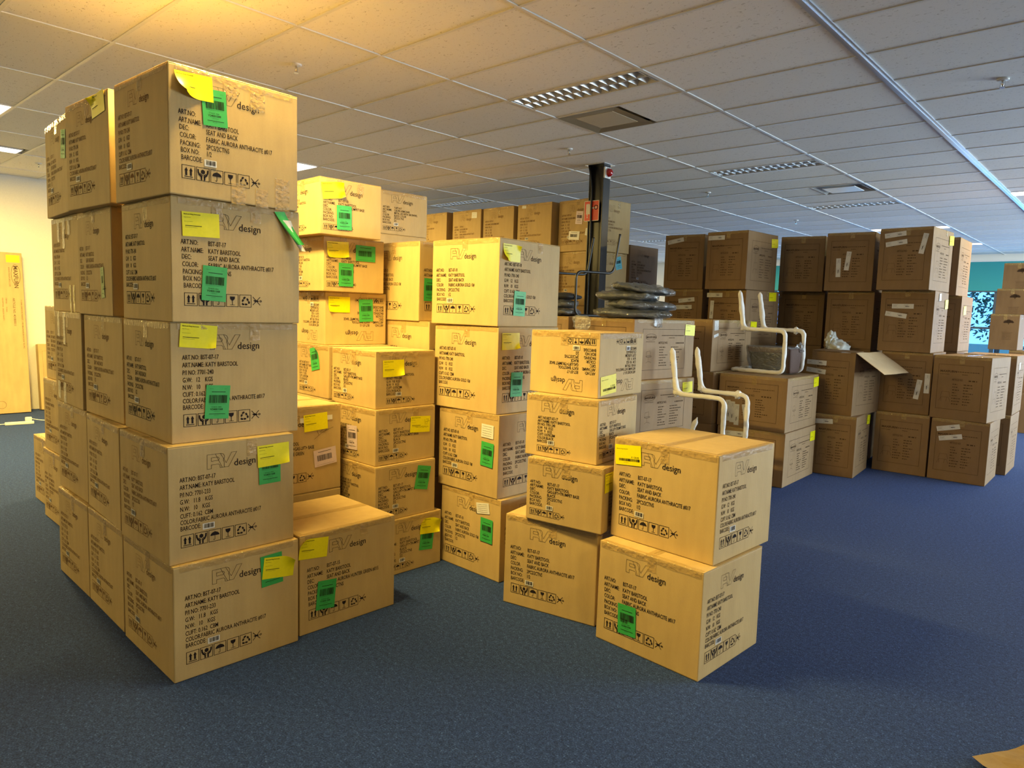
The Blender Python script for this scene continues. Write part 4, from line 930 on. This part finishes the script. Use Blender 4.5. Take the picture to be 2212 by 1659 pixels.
for keys, place, grp in STACKS:
    n = len(keys)
    for i, k in enumerate(keys):
        b = BOXES[k]; vis = k not in HID
        kinds = []
        for s_ in STICK.get(k, ()):
            q = LOOK.get(s_[1])
            if q and q not in kinds: kinds.append(q)
        lvl = 'topmost of' if i == n-1 and n > 1 else ('on' if n == 1 else ORD[min(i, 5)]+' in')
        look = 'carton' + (' with ' + ' and '.join(kinds) + ' labels' if kinds else '')
        if k in ('MA2', 'RS4'): look = 'upside-down ' + look
        if k == 'R2': look = 'opened ' + look
        base = {'A': 'kraft', 'B': 'flat', 'K': 'wide', 'M': 'brown', 'N': 'kraft', 'W': 'brown'}[b[0]]
        lab = '%s %s, %s %s' % (base, look, lvl, place)
        wd = lab.split()
        if len(wd) > 16: lab = '%s carton, %s %s' % (base, lvl, place)
        if not vis: lab, grp2 = 'carton standing wholly hidden behind the nearer stacks', 'cartons hidden behind nearer stacks'  # also covers the V stacks, which are added to block window light
        else: grp2 = grp
        pr = PR.get(k) or {'M': ('mL', 'mR'), 'K': ('kL', 'kR')}.get(b[0], (None, None))
        fl = (True, True) if k in ('MA2', 'RS4') else (False, False)
        carton(k, lab, grp2, pr, *b, visible=vis, flip=fl, ink='faintL' if k[0] == 'L' and k[:3] not in ('LA3', 'LA4') else ('faint' if k[0] in 'KNO' else None), opened=(k == 'R2'), tape=(k != 'R2' and k[:2] != 'W0'))

# flaps and packing of the opened carton
t = [o for o in bpy.data.objects if o.get('label', '').startswith('brown opened')][0]
_, _, _, _, _, wl, wr, h = BOXES['R2']
obj('open_flap', boxme('f', -wr/2-.02, wr/2, 0, .30, 0, .004, .0008), MBR, t, (0, -wl/2+.0, h-.002), (0, 0, 0))
def quad_flap(nm, pts, th, mat, par):
    bm = bmesh.new(); f = bm.faces.new([bm.verts.new(p) for p in pts]); bmesh.ops.subdivide_edges(bm, edges=bm.edges[:], cuts=3, use_grid_fill=True)
    for v in bm.verts: v.co.z += .006*noise.noise(v.co*6)
    r_ = bmesh.ops.solidify(bm, geom=bm.faces[:], thickness=th); return obj(nm, from_bm(nm, bm), mat, par)
objs_unused = bpy.data.objects['open_flap']; bpy.data.objects.remove(objs_unused)
hw, hl = wr/2, wl/2
quad_flap('open_flap', [(-hw+.01, -hl, h), (hw-.02, -hl, h), (hw-.04, -hl-.30, h-.20), (-hw+.0, -hl-.29, h-.20)], .004, MBI, t)          # right face, folded out and down
quad_flap('open_flap', [(-hw-.0, -hl, h), (-hw+.0, hl, h+.0), (-hw+.28, hl-.02, h+.022), (-hw+.25, -hl+.02, h+.006)], .004, MBR, t)     # near left face, lying shut
quad_flap('open_flap', [(-hw+.28, hl, h), (hw, hl, h), (hw-.12, hl-.16, h+.10), (-hw+.32, hl-.15, h+.085)], .004, MBR, t)     # back flap standing up
BAGW = plain('milky_plastic', (.55, .56, .52), .3, bump=.6, bscale=18)
def blob(nm, loc, sc, seed, mat, amp=.25, sub=4, parent=None, sq=1.0, fr=2.5, rot=(0, 0, 0), power=1.0):
    bm = bmesh.new(); bmesh.ops.create_icosphere(bm, subdivisions=sub, radius=1)
    for v in bm.verts:
        d = v.co.normalized(); c = Vector((abs(d.x)**sq*(1 if d.x > 0 else -1), abs(d.y)**sq*(1 if d.y > 0 else -1), abs(d.z)**power*(1 if d.z > 0 else -1)))
        c *= 1+amp*(noise.noise(d*fr+Vector((seed, 0, 0)))+.5*noise.noise(d*fr*2.7+Vector((0, seed, 0))))
        v.co = Vector((c.x*sc[0], c.y*sc[1], c.z*sc[2]))
    return obj(nm, from_bm(nm, bm, True), mat, parent, loc, rot)
pk = blob('plastic_packing', (.02, .10, h-.02), (.17, .10, .12), 3, BAGW, .4, 4, t)
blob('plastic_packing', (-.02, .17, h+.09), (.09, .05, .10), 9, BAGW, .5, 4, t, fr=2.5)
# small emblem of a dark tree cloud on the far right cartons
for k in ('W2', 'W3', 'W4'):
    tt = [o for o in bpy.data.objects if o.get('category') == 'box' and (o.location-(Vector((BOXES[k][1], BOXES[k][2], BOXES[k][3])))).length < .5 and abs(o.location.z-BOXES[k][3]) < .01 and o.location.y > 12.5][0]
    wl_, wr_, h_ = BOXES[k][5:8]; f = Flat(); s = .1
    for cx, cy, r_ in ((.3, .55, .2), (.5, .68, .22), (.7, .58, .2), (.5, .52, .22), (.18, .46, .12), (.82, .48, .13)): f.disc(cx*s*1.6, cy*s, r_*s*1.4, r_*s)
    f.rect(.76*s, .12*s, .84*s, .36*s); f.rect(.0, -1.1*s, 1.4*s, -1.07*s)
    for q in range(5): scrawl(f, .1*s, (-1.3-.22*q)*s, 1.2*s, .012, q)
    me = f.mesh('emblem'); o = obj('printed_emblem', me, INKM, tt); o.matrix_local = face_matrix('L', wl_, wr_, wl_*.42, h_-.17, 0, .001)

# ---------------------------------------------------------------- tall flat packs leaning on the left wall
def flat_pack(label, x, y0, y1, hgt, thick, lean, text):
    t = thing('flat_pack', label, 'box', (x, (y0+y1)/2, 0), 0, 'flat packs on the left wall'); t.rotation_euler = (0, -lean, 0); t.location.z = thick*math.sin(lean)
    w_ = y1-y0
    obj('carton_body', boxme('fp', -thick, 0, -w_/2, w_/2, 0, hgt, .004, 1), MB, t)
    f = Flat()
    if text:
        R9 = -PI/2; k = w_/2
        f.text('MAXFURN', k-.105, hgt-.18, .048, .92, .012, R9); f.ring(k-.082, hgt-.30, .052, .135, .004); f.text('WWW.MAXFURN.COM', k-.165, hgt-.20, .017, 1.0, 0, R9)
        f.text('71104A DRESSOR PAKKET 1 MEUBELPANELEN KLEUR TROPIC', k-.045, hgt-.64, .016, 1.05, 0, R9); f.text('ARTICLE NO. 431800011', k-.135, hgt-.62, .026, .95, .004, R9)
        f.text('ITEM NO.       71104-A', k-.215, hgt-.62, .015, .9, 0, R9); f.text('DESCRIPTION   DRESSOR PAKKET 1', k-.255, hgt-.62, .015, .9, 0, R9); f.ring(k-.33, .12, .05, .05, .003)
    else:
        f.text('MAXFURN', w_/2-.03, .32, .03, .9, .01, -PI/2); f.ring(-.10, .24, .035, .10, .003)
        for q in range(3): f.box(-w_/2+.05+.0*q, .2, -w_/2+.12, hgt-.1, .0015)
    me = f.mesh('pt'); me.materials.append(INKM); o = obj('printed_text', me, None, t)
    o.matrix_local = Matrix(((0, 0, 1, .0008), (1, 0, 0, 0), (0, 1, 0, 0), (0, 0, 0, 1)))
    if text:
        v, f_ = paper(.155, .10, [], 2); o = obj('yellow_label', mesh('yl', v, f_), YEL, t); o.matrix_local = Matrix(((0, 0, 1, .0015), (1, 0, 0, w_/2-.105), (0, 1, 0, hgt-.085), (0, 0, 0, 1)))
    return t
flat_pack('tall yellow-lit flat pack with a yellow label leaning on the left wall', -11.42, 1.75, 2.63, 2.19, .09, .10, True)
flat_pack('shorter flat pack leaning on the left wall behind the tall one', -11.53, 2.78, 3.5, .93, .12, .10, False)
# ---------------------------------------------------------------- power strip and its cable
t = thing('power_strip', 'white power strip with its cord lying on the carpet near the left wall', 'power strip', (-10.42, 2.27, 0), math.radians(82))
obj('strip_body', boxme('sb', -.15, .15, -.024, .024, .002, .036, .006, 2), CABLE, t)
obj('plug', boxme('pl', .06, .13, -.0, .05, .036, .085, .01, 2), CABLE, t)
for pts in ([(-.15, 0, .015), (-.35, .06, .006), (-.7, .02, .006), (-1.2, .16, .006), (-1.9, .05, .006)], [(.1, .04, .07), (.2, .10, .03), (.35, .12, .006), (.8, .05, .006), (1.3, .1, .006)]):
    v, f_ = tube(resample(fillet(pts, .1), .03), .0055, 8); obj('cord', mesh('cord', v, f_, True), CABLE, t)
# ---------------------------------------------------------------- steel column with sign and alarm
t = thing('steel_column', 'black H-section steel column reaching the ceiling at centre', 'column', (-4.665, 6.412, 0))
bm = bmesh.new(); bx(bm, .083, .097, -.062, .062, 0, CE+.1, .002); bx(bm, -.097, -.083, -.062, .062, 0, CE+.1, .002); bx(bm, -.083, .083, -.004, .004, 0, CE+.1)
obj('column_shaft', from_bm('col', bm), BLK, t)
obj('collar_plate', boxme('cp', -.13, .13, -.10, .10, CE-.004, CE+.004), METAL, t)
v, f_ = tube(resample(fillet([(-.095, -.075, CE), (-.06, -.085, CE-.10), (-.035, -.09, CE-.25), (-.03, -.09, CE-.9), (-.03, -.085, .3)], .1), .06), .011, 8); obj('conduit', mesh('cd', v, f_, True), BLK, t)
t = thing('fire_hose_sign', 'red and white fire hose sign on the black column', 'sign', (-4.70, 6.337, 2.737))
obj('sign_plate', boxme('sp', -.10, .10, -.003, .0, -.11, .11, .001), REDS, t)
f = Flat(); f.box(-.097, -.107, .097, .107, .006)
f.rect(-.072, -.035, -.058, .075); f.rect(-.056, -.035, -.042, .078); f.rect(-.040, -.035, -.026, .075); f.rect(-.024, -.035, -.012, .07); f.rect(-.06, -.055, -.05, -.035); f.rect(-.06, -.075, -.05, -.06); f.rect(-.006, -.03, .006, .085); f.line([(.006, .03), (.04, .03)], .014); f.ring(.06, .035, .022, .022, .008); f.line([(.06, .015), (.06, .055)], .005); f.line([(.04, .035), (.08, .035)], .005)
o = obj('sign_pictogram', f.mesh('sg'), WHT, t); o.matrix_local = Matrix(((1, 0, 0, 0), (0, 0, -1, -.0038), (0, 1, 0, 0), (0, 0, 0, 1)))
t = thing('alarm_light', 'round red alarm light on a white base at the column top', 'alarm', (-4.568, 6.40, 3.14))
obj('alarm_base', boxme('ab', 0, .022, -.055, .055, -.06, .06, .008, 2), WHITEM, t)
v, f_ = tube([Vector((.02+.003*k, 0, 0)) for k in range(20)], lambda u: .046*math.sqrt(max(.001, 1-(u*.98)**2.6)), 24); obj('red_dome', mesh('rd', v, f_, True), REDL, t)
v, f_ = tube([Vector((.018, 0, 0)), Vector((.03, 0, 0))], .052, 24); obj('dome_ring', mesh('dr', v, f_, True), WHITEM, t)
# ---------------------------------------------------------------- chair frames
def chair_frame(label, x, y, z, yaw, side, rad, mat, foam, seed):
    Lr, lh, uh, ud, W, bb = .45, .431, .396, .067, .441, .546
    t = thing('chair_frame', label, 'chair frame', (x, y, z), yaw, None)
    for s in (0, 1):
        yy = side*W*s
        pts = [(Lr-bb, yy, rad*.3), (Lr, yy, rad*.3), (Lr, yy, lh), (0, yy, lh), (-ud, yy, lh+uh)]
        p = resample(fillet(pts, .07, 7), .014)
        if foam:
            rf = lambda u: rad*(1.0+.07*math.sin(u*40+seed+s))*(1 if u < .982 else max(.3, ((1-u)/.018)**.6))*(1+.18*min(1, max(0, (u-.74)/.05)))
            v, f_ = tube(p, rf, 12, .26, seed=seed+s*3)
        else: v, f_ = tube(p, rad, 12)
        obj('side_rail', mesh('side_rail', v, f_, True), mat, t)
    p = resample([Vector((Lr-bb, 0, rad*.3)), Vector((Lr-bb, side*W, rad*.3))], .014); v, f_ = tube(p, rad*(1.05 if foam else 1), 12, .4 if foam else 0, seed=seed)
    obj('base_bar', mesh('base_bar', v, f_, True), mat, t)
    if foam:
        for q, (a, b, c) in enumerate(((0, 0, lh+.01), (Lr*.8, side*W, lh), (.0, side*W, lh+.02))): blob('foam_knot', (a, b, c), (.030, .027, .036), seed+q, mat, .45, 3, t, fr=2)
    return t
chair_frame('white foam-wrapped chair frame standing over the bagged brown seat', -3.17, 6.999, 1.059+.017, -.055, 1, .021, FOAM, True, 4)
chair_frame('white foam-wrapped chair frame behind the front right pair of cartons', -3.042, 5.45, .497+.017, -.009, 1, .021, FOAM, True, 8)
chair_frame('black tubular chair frame standing before the steel column', -4.236*.965, 6.13*.965, 1.581+.010, -1.87, -1, .0125, BLKT, False, 2)
t = thing('foam_tube_end', 'short slanted white foam-wrapped tube end beside the front chair frame', 'tube', (-2.82, 5.30, .497))
v, f_ = tube(resample(fillet([(0, 0, .0), (.01, .03, .17), (.035, .06, .28)], .05), .012), lambda u: .021 if u < .85 else max(.004, .021*(1-u)/.15), 12, .4, seed=5); obj('foam_tube', mesh('ft', v, f_, True), FOAM, t)
# ---------------------------------------------------------------- bagged seats and cushions
t = thing('bagged_tub_chair', 'brown seat shell with dark underside in a clear bag inside the chair frame', 'seat', (-2.945, 7.235, 1.059), 0)
def tub(name, w0, w1, d0, d1, h, r, mat, z0=0, par=None, wob=0, seed=0, lean=0):
    bm = bmesh.new(); rings = []; n = 40; m = 10
    for j in range(m+1):
        q = j/m; w_, d_ = w0+(w1-w0)*q, d0+(d1-d0)*q; z = z0+h*q; ring = []
        if j in (0, m): w_ -= .012; d_ -= .012
        for k in range(n):
            a = 2*PI*k/n; c, s = math.cos(a), math.sin(a)
            px, py = abs(c)**.42*(1 if c > 0 else -1)*w_/2, abs(s)**.42*(1 if s > 0 else -1)*d_/2+lean*q
            nn = 1+wob*noise.noise(Vector((px*9+seed, py*9, z*11)))
            ring.append(bm.verts.new((px*nn, py*nn, z+.35*wob*.2*noise.noise(Vector((px*7, py*7+seed, z*5))))))
        rings.append(ring)
    for a, b in zip(rings[:-1], rings[1:]):
        for k in range(n): bm.faces.new((a[k], a[(k+1) % n], b[(k+1) % n], b[k]))
    bm.faces.new(rings[0][::-1]); bm.faces.new(rings[-1])
    return obj(name, from_bm(name, bm, True), mat, par)
DARKU = plain('dark_lining', (.022, .019, .02), .7, bump=.1)
tub('seat_shell', .36, .46, .22, .30, .235, .04, DARKU, .012, t)
tub('seat_rim', .470, .480, .308, .318, .055, .04, BRF, .215, t)
o = tub('brown_side', .06, .08, .24, .32, .25, .03, BRF, .014, t); o.location = (.215, .01, 0)
o = tub('plastic_bag', .42, .50, .28, .345, .275, .04, BAGM, .004, t, .05, 3)
blob('bag_knot', (.25, .08, .27), (.035, .03, .045), 5, BAGM, .7, 3, t)
def pillow(nm, w_, d_, h_, seed, mat, parent, crink=.0, fr=14, droop=.0):
    n, m = 56, 12; V, Fc = [], []
    def P(r, a, sg):
        c, s_ = math.cos(a), math.sin(a); x = abs(c)**.62*(1 if c > 0 else -1)*w_/2*r; y = abs(s_)**.62*(1 if s_ > 0 else -1)*d_/2*r
        z = h_/2+sg*h_/2*max(0, 1-r**3.2)**.5*(1+.22*noise.noise(Vector((x*7+seed, y*7, sg))))
        q = Vector((x*fr+seed, y*fr, z*fr*1.6)); f = crink*noise.noise(q)+crink*.6*abs(noise.noise(q*2.3))
        z -= droop*max(0, r-.55)**1.5*(.5+.5*math.sin(a*2+seed))
        return (x*(1+f*2.2)+crink*.8*noise.noise(q*1.3+Vector((7, 0, 0))), y*(1+f*2.2)+crink*.8*noise.noise(q*1.3+Vector((0, 9, 0))), z+f*(1 if sg > 0 else -.4))
    rs = [math.sin(PI/2*i/m) for i in range(m+1)]
    for sg in (1, -1):
        for i in range(1, m+1 if sg > 0 else m):
            for k in range(n): V.append(P(rs[i], 2*PI*k/n, sg))
    top = 0; bot = m*n; V.append(P(0, 0, 1)); V.append(P(0, 0, -1)); ct, cb = len(V)-2, len(V)-1
    for k in range(n):
        k2 = (k+1) % n; Fc.append((ct, k, k2)); Fc.append((cb, bot+k2, bot+k))
        for i in range(m-1): Fc.append((i*n+k, (i+1)*n+k, (i+1)*n+k2, i*n+k2))
        for i in range(m-2): Fc.append((bot+i*n+k, bot+i*n+k2, bot+(i+1)*n+k2, bot+(i+1)*n+k))
        Fc.append((bot+(m-2)*n+k, bot+(m-2)*n+k2, (m-1)*n+k2, (m-1)*n+k))
    return obj(nm, mesh(nm, V, Fc, True), mat, parent)
def bagged_cushion(label, x, y, z, w_, d_, h_, rz, seed, bag=True, tilt=(0, 0)):
    t = thing('bagged_cushion' if bag else 'cushion', label, 'cushion', (x, y, z), rz, 'bagged cushions on the wide cartons' if bag else 'dark cushions left of the black frame'); t.rotation_euler = (tilt[0], tilt[1], rz)
    pillow('cushion', w_, d_, h_*.9, seed, CUSH, t, .006, 6)
    if bag: pillow('plastic_bag', w_*1.07, d_*1.08, h_*1.04, seed+3, BAGM, t, .022, 17, .03)
    return t
BX, BY = -3.47, 5.36
CP = [bagged_cushion('bottom cushion of the bagged pile on the wide carton', BX+.0, BY, 1.584, .62, .44, .085, .75, 1)]
bagged_cushion('second cushion of the bagged pile, dark fabric showing', BX+.05, BY+.05, 1.660, .56, .42, .085, .95, 5, tilt=(.03, .03))
bagged_cushion('third cushion of the bagged pile, crumpled clear plastic', BX-.05, BY-.03, 1.735, .52, .40, .08, .5, 9, tilt=(-.03, .02))
bagged_cushion('topmost bagged cushion with a pointed bluish corner', BX+.06, BY+.03, 1.805, .50, .36, .075, .9, 13, tilt=(.02, .09))
bagged_cushion('lower bagged cushion under the black chair frame', -4.44, 5.52, 1.583, .36, .36, .08, .2, 21)
bagged_cushion('middle bagged cushion under the black chair frame', -4.45, 5.51, 1.665, .35, .34, .075, .3, 25)
bagged_cushion('topmost dark cushion under the black chair frame', -4.42, 5.52, 1.742, .37, .36, .07, .25, 29, bag=False)
bpy.context.view_layer.update()
for q, (p, rr, w_, d_) in enumerate((((-3.80, 5.055, 1.535), (PI/2, 0, .15), .17, .13), ((-3.252, 5.42, 1.555), (PI/2, 0, PI/2+.05), .15, .08))):
    o = pillow('plastic_bag_tail', w_, d_, .02, 4+q, BAGM, CP[0], .02, 22); o.matrix_local = CP[0].matrix_world.inverted() @ Matrix.Translation(p) @ Matrix.Rotation(rr[2], 4, 'Z') @ Matrix.Rotation(rr[0], 4, 'X')
# handwriting on two cartons
def by_key(k):
    b = BOXES[k]; yw = math.radians(b[4]); u = Vector((math.cos(yw), math.sin(yw), 0)); c = Vector((b[1], b[2], b[3]))+u*(b[6]/2)+Vector((-u.y, u.x, 0))*(b[5]/2)
    return min((o for o in bpy.data.objects if o.get('category') == 'box'), key=lambda o: (o.location-c).length), b
def on_face(k, side, s_, t_, rot, me, name, mat, off=.0045, **pr):
    t_ob, b = by_key(k); o = obj(name, me, mat, t_ob, **pr); o.matrix_local = face_matrix(side, b[5], b[6], s_, t_, rot, off); return o
f = Flat(); f.line([(0, .02), (.006, -.012)], .0012); f.line([(.012, .02), (.03, .022), (.018, -.014)], .0012); f.line([(.006, .004), (.042, .01)], .0012)
r_ = random.Random(2); p_ = [(-.07+.006*i, -.026+.002*math.sin(i*1.7)+.006*math.sin(i*2.9+1)) for i in range(18)]; f.line(p_, .0011)
on_face('MB3', 'R', .362, .232, -3, f.mesh('hw'), 'handwriting', INK, .008)
f = Flat(); f.line([(0, 0), (.06, .035), (.13, .052)], .0015); f.line([(.02, .055), (.03, .02)], .0015); f.line([(.03, .05), (.05, .06), (.055, .045), (.04, .035), (.07, .03), (.085, .05), (.075, .062), (.06, .05)], .0014)
on_face('MC2', 'R', .385, .315, 4, f.mesh('hw'), 'handwriting', INK, .001)
def strip(k, side, s_, t_, w_, h_, rot, mat, seed):
    me = strip_tape(w_, h_, seed); on_face(k, side, s_, t_, rot, me, 'loose_tape', mat, .0012)
WTAPE = tape_mat('pale_clear_tape', (.80, .74, .58), .55); YTAPE = tape_mat('yellow_clear_tape', (.75, .62, .08), .7)
for q, (s_, l_) in enumerate(((.16, .12), (.27, .16), (.38, .09))): strip('LC4', 'L', s_, .515, l_, .045, -90, WTAPE, q)
strip('LC4', 'L', .02, .512, .45, .02, 0, WTAPE, 9)
for s_ in (.38, .45): strip('LC4', 'L', s_, .15, .16, .03, -88, YTAPE, 12)
for q, (s_, l_) in enumerate(((.10, .14), (.22, .18))): strip('LC3', 'L', s_, .52, l_, .045, -90, WTAPE, q+4)
for q, (s_, l_) in enumerate(((.08, .10), (.2, .12))): strip('LC3', 'L', s_, .12, l_, .05, -90, WTAPE, q+7)
for s_, l_, w_ in ((.29, .09, .065), (.40, .08, .06), (.50, .14, .07)): strip('LA5', 'R', s_, l_-.005, l_, w_, -90, TAPE, int(s_*100))
for s_, l_, w_ in ((.26, .07, .065), (.38, .10, .07)): strip('LA5', 'R', s_, .505, l_, w_, -90, TAPE, int(s_*100)+1)
for s_, t_, l_, w_, rt_ in ((.03, .47, .09, .10, 4), (.03, .36, .10, .03, 12)): strip('U2', 'R', s_, t_, l_, w_, rt_, tape_mat('white_gloss_tape', (.85, .86, .85), .8), 3)
# folded green label peeling off the second carton from the top of the nearest stack
v, fa = [], []
for i in range(11):
    q = i/10
    for j in range(5):
        w_ = (j/4-.5)*.05*(1-.3*q); v.append((w_+.075*q, -.15*q, .004+.035*q*q+.012*math.sin(j*1.5)*q))
for i in range(10):
    for j in range(4): a = i*5+j; fa.append((a, a+5, a+6, a+1))
on_face('LA4', 'R', .475, .505, 6, mesh('fold', v, fa, True), 'green_label', GRN, .002, label='folded green label peeling off')
on_face('LA4', 'R', .505, .47, 2, mesh('fold2', [(p[0]*.8+.004, p[1]*.92, p[2]+.004) for p in v], fa, True), 'label_back', WHT, .003, label='white back of the peeling label')
# loose cardboard sheet at the lower right corner of the picture
t = thing('cardboard_sheet', 'loose piece of cardboard on the carpet at the lower right corner', 'cardboard', (.05, 3.08, 0), -.55)
bm = bmesh.new(); N_ = 14
g = [[bm.verts.new((-.30+.62*i/N_, -.3+.6*j/N_, .012+.02*noise.noise(Vector((i*.4, j*.4, 1)))+.02)) for i in range(N_+1)] for j in range(N_+1)]
for j in range(N_):
    for i in range(N_): bm.faces.new((g[j][i], g[j][i+1], g[j+1][i+1], g[j+1][i]))
bmesh.ops.solidify(bm, geom=bm.faces[:], thickness=.005); obj('cardboard', from_bm('cs', bm), MB, t)
# ---------------------------------------------------------------- outside
obj('ground', boxme('ground', -60, 60, 19.6, 90, -.5, -.35), GRASS, kind='structure')
rt = random.Random(4)
for i, (x, y, s) in enumerate(((-10, 28, 2.4), (-5.9, 26, 1.9), (-4.6, 33, 2.8), (-2.2, 26.5, 1.9), (.9, 30, 1.9), (4.4, 27, 2.0))):
    t = thing('tree', 'leafy tree seen faintly through the far window panes', 'tree', (x, y, -.4), 0, 'trees outside the far windows')
    v, f_ = tube([Vector((0, 0, 0)), Vector((.05, .05, s*.8)), Vector((0, 0, s*1.4))], .12, 10); obj('trunk', mesh('tr', v, f_, True), BARK, t)
    bm = bmesh.new()
    for k in range(1500):
        d = Vector((rt.gauss(0, 1), rt.gauss(0, 1), rt.gauss(0, .8))).normalized()*s*rt.random()**.4*.8; c = d+Vector((0, 0, s*1.25)); q = .07+.06*rt.random()
        a = Vector((rt.uniform(-1, 1), rt.uniform(-1, 1), rt.uniform(-1, 1))).normalized(); b = a.orthogonal().normalized()
        bm.faces.new([bm.verts.new(c+a*q), bm.verts.new(c+b*q*.5), bm.verts.new(c-a*q), bm.verts.new(c-b*q*.5)])
    me = bpy.data.meshes.new('crown'); bm.to_mesh(me); bm.free(); obj('crown', me, LEAF, t, kind='stuff')
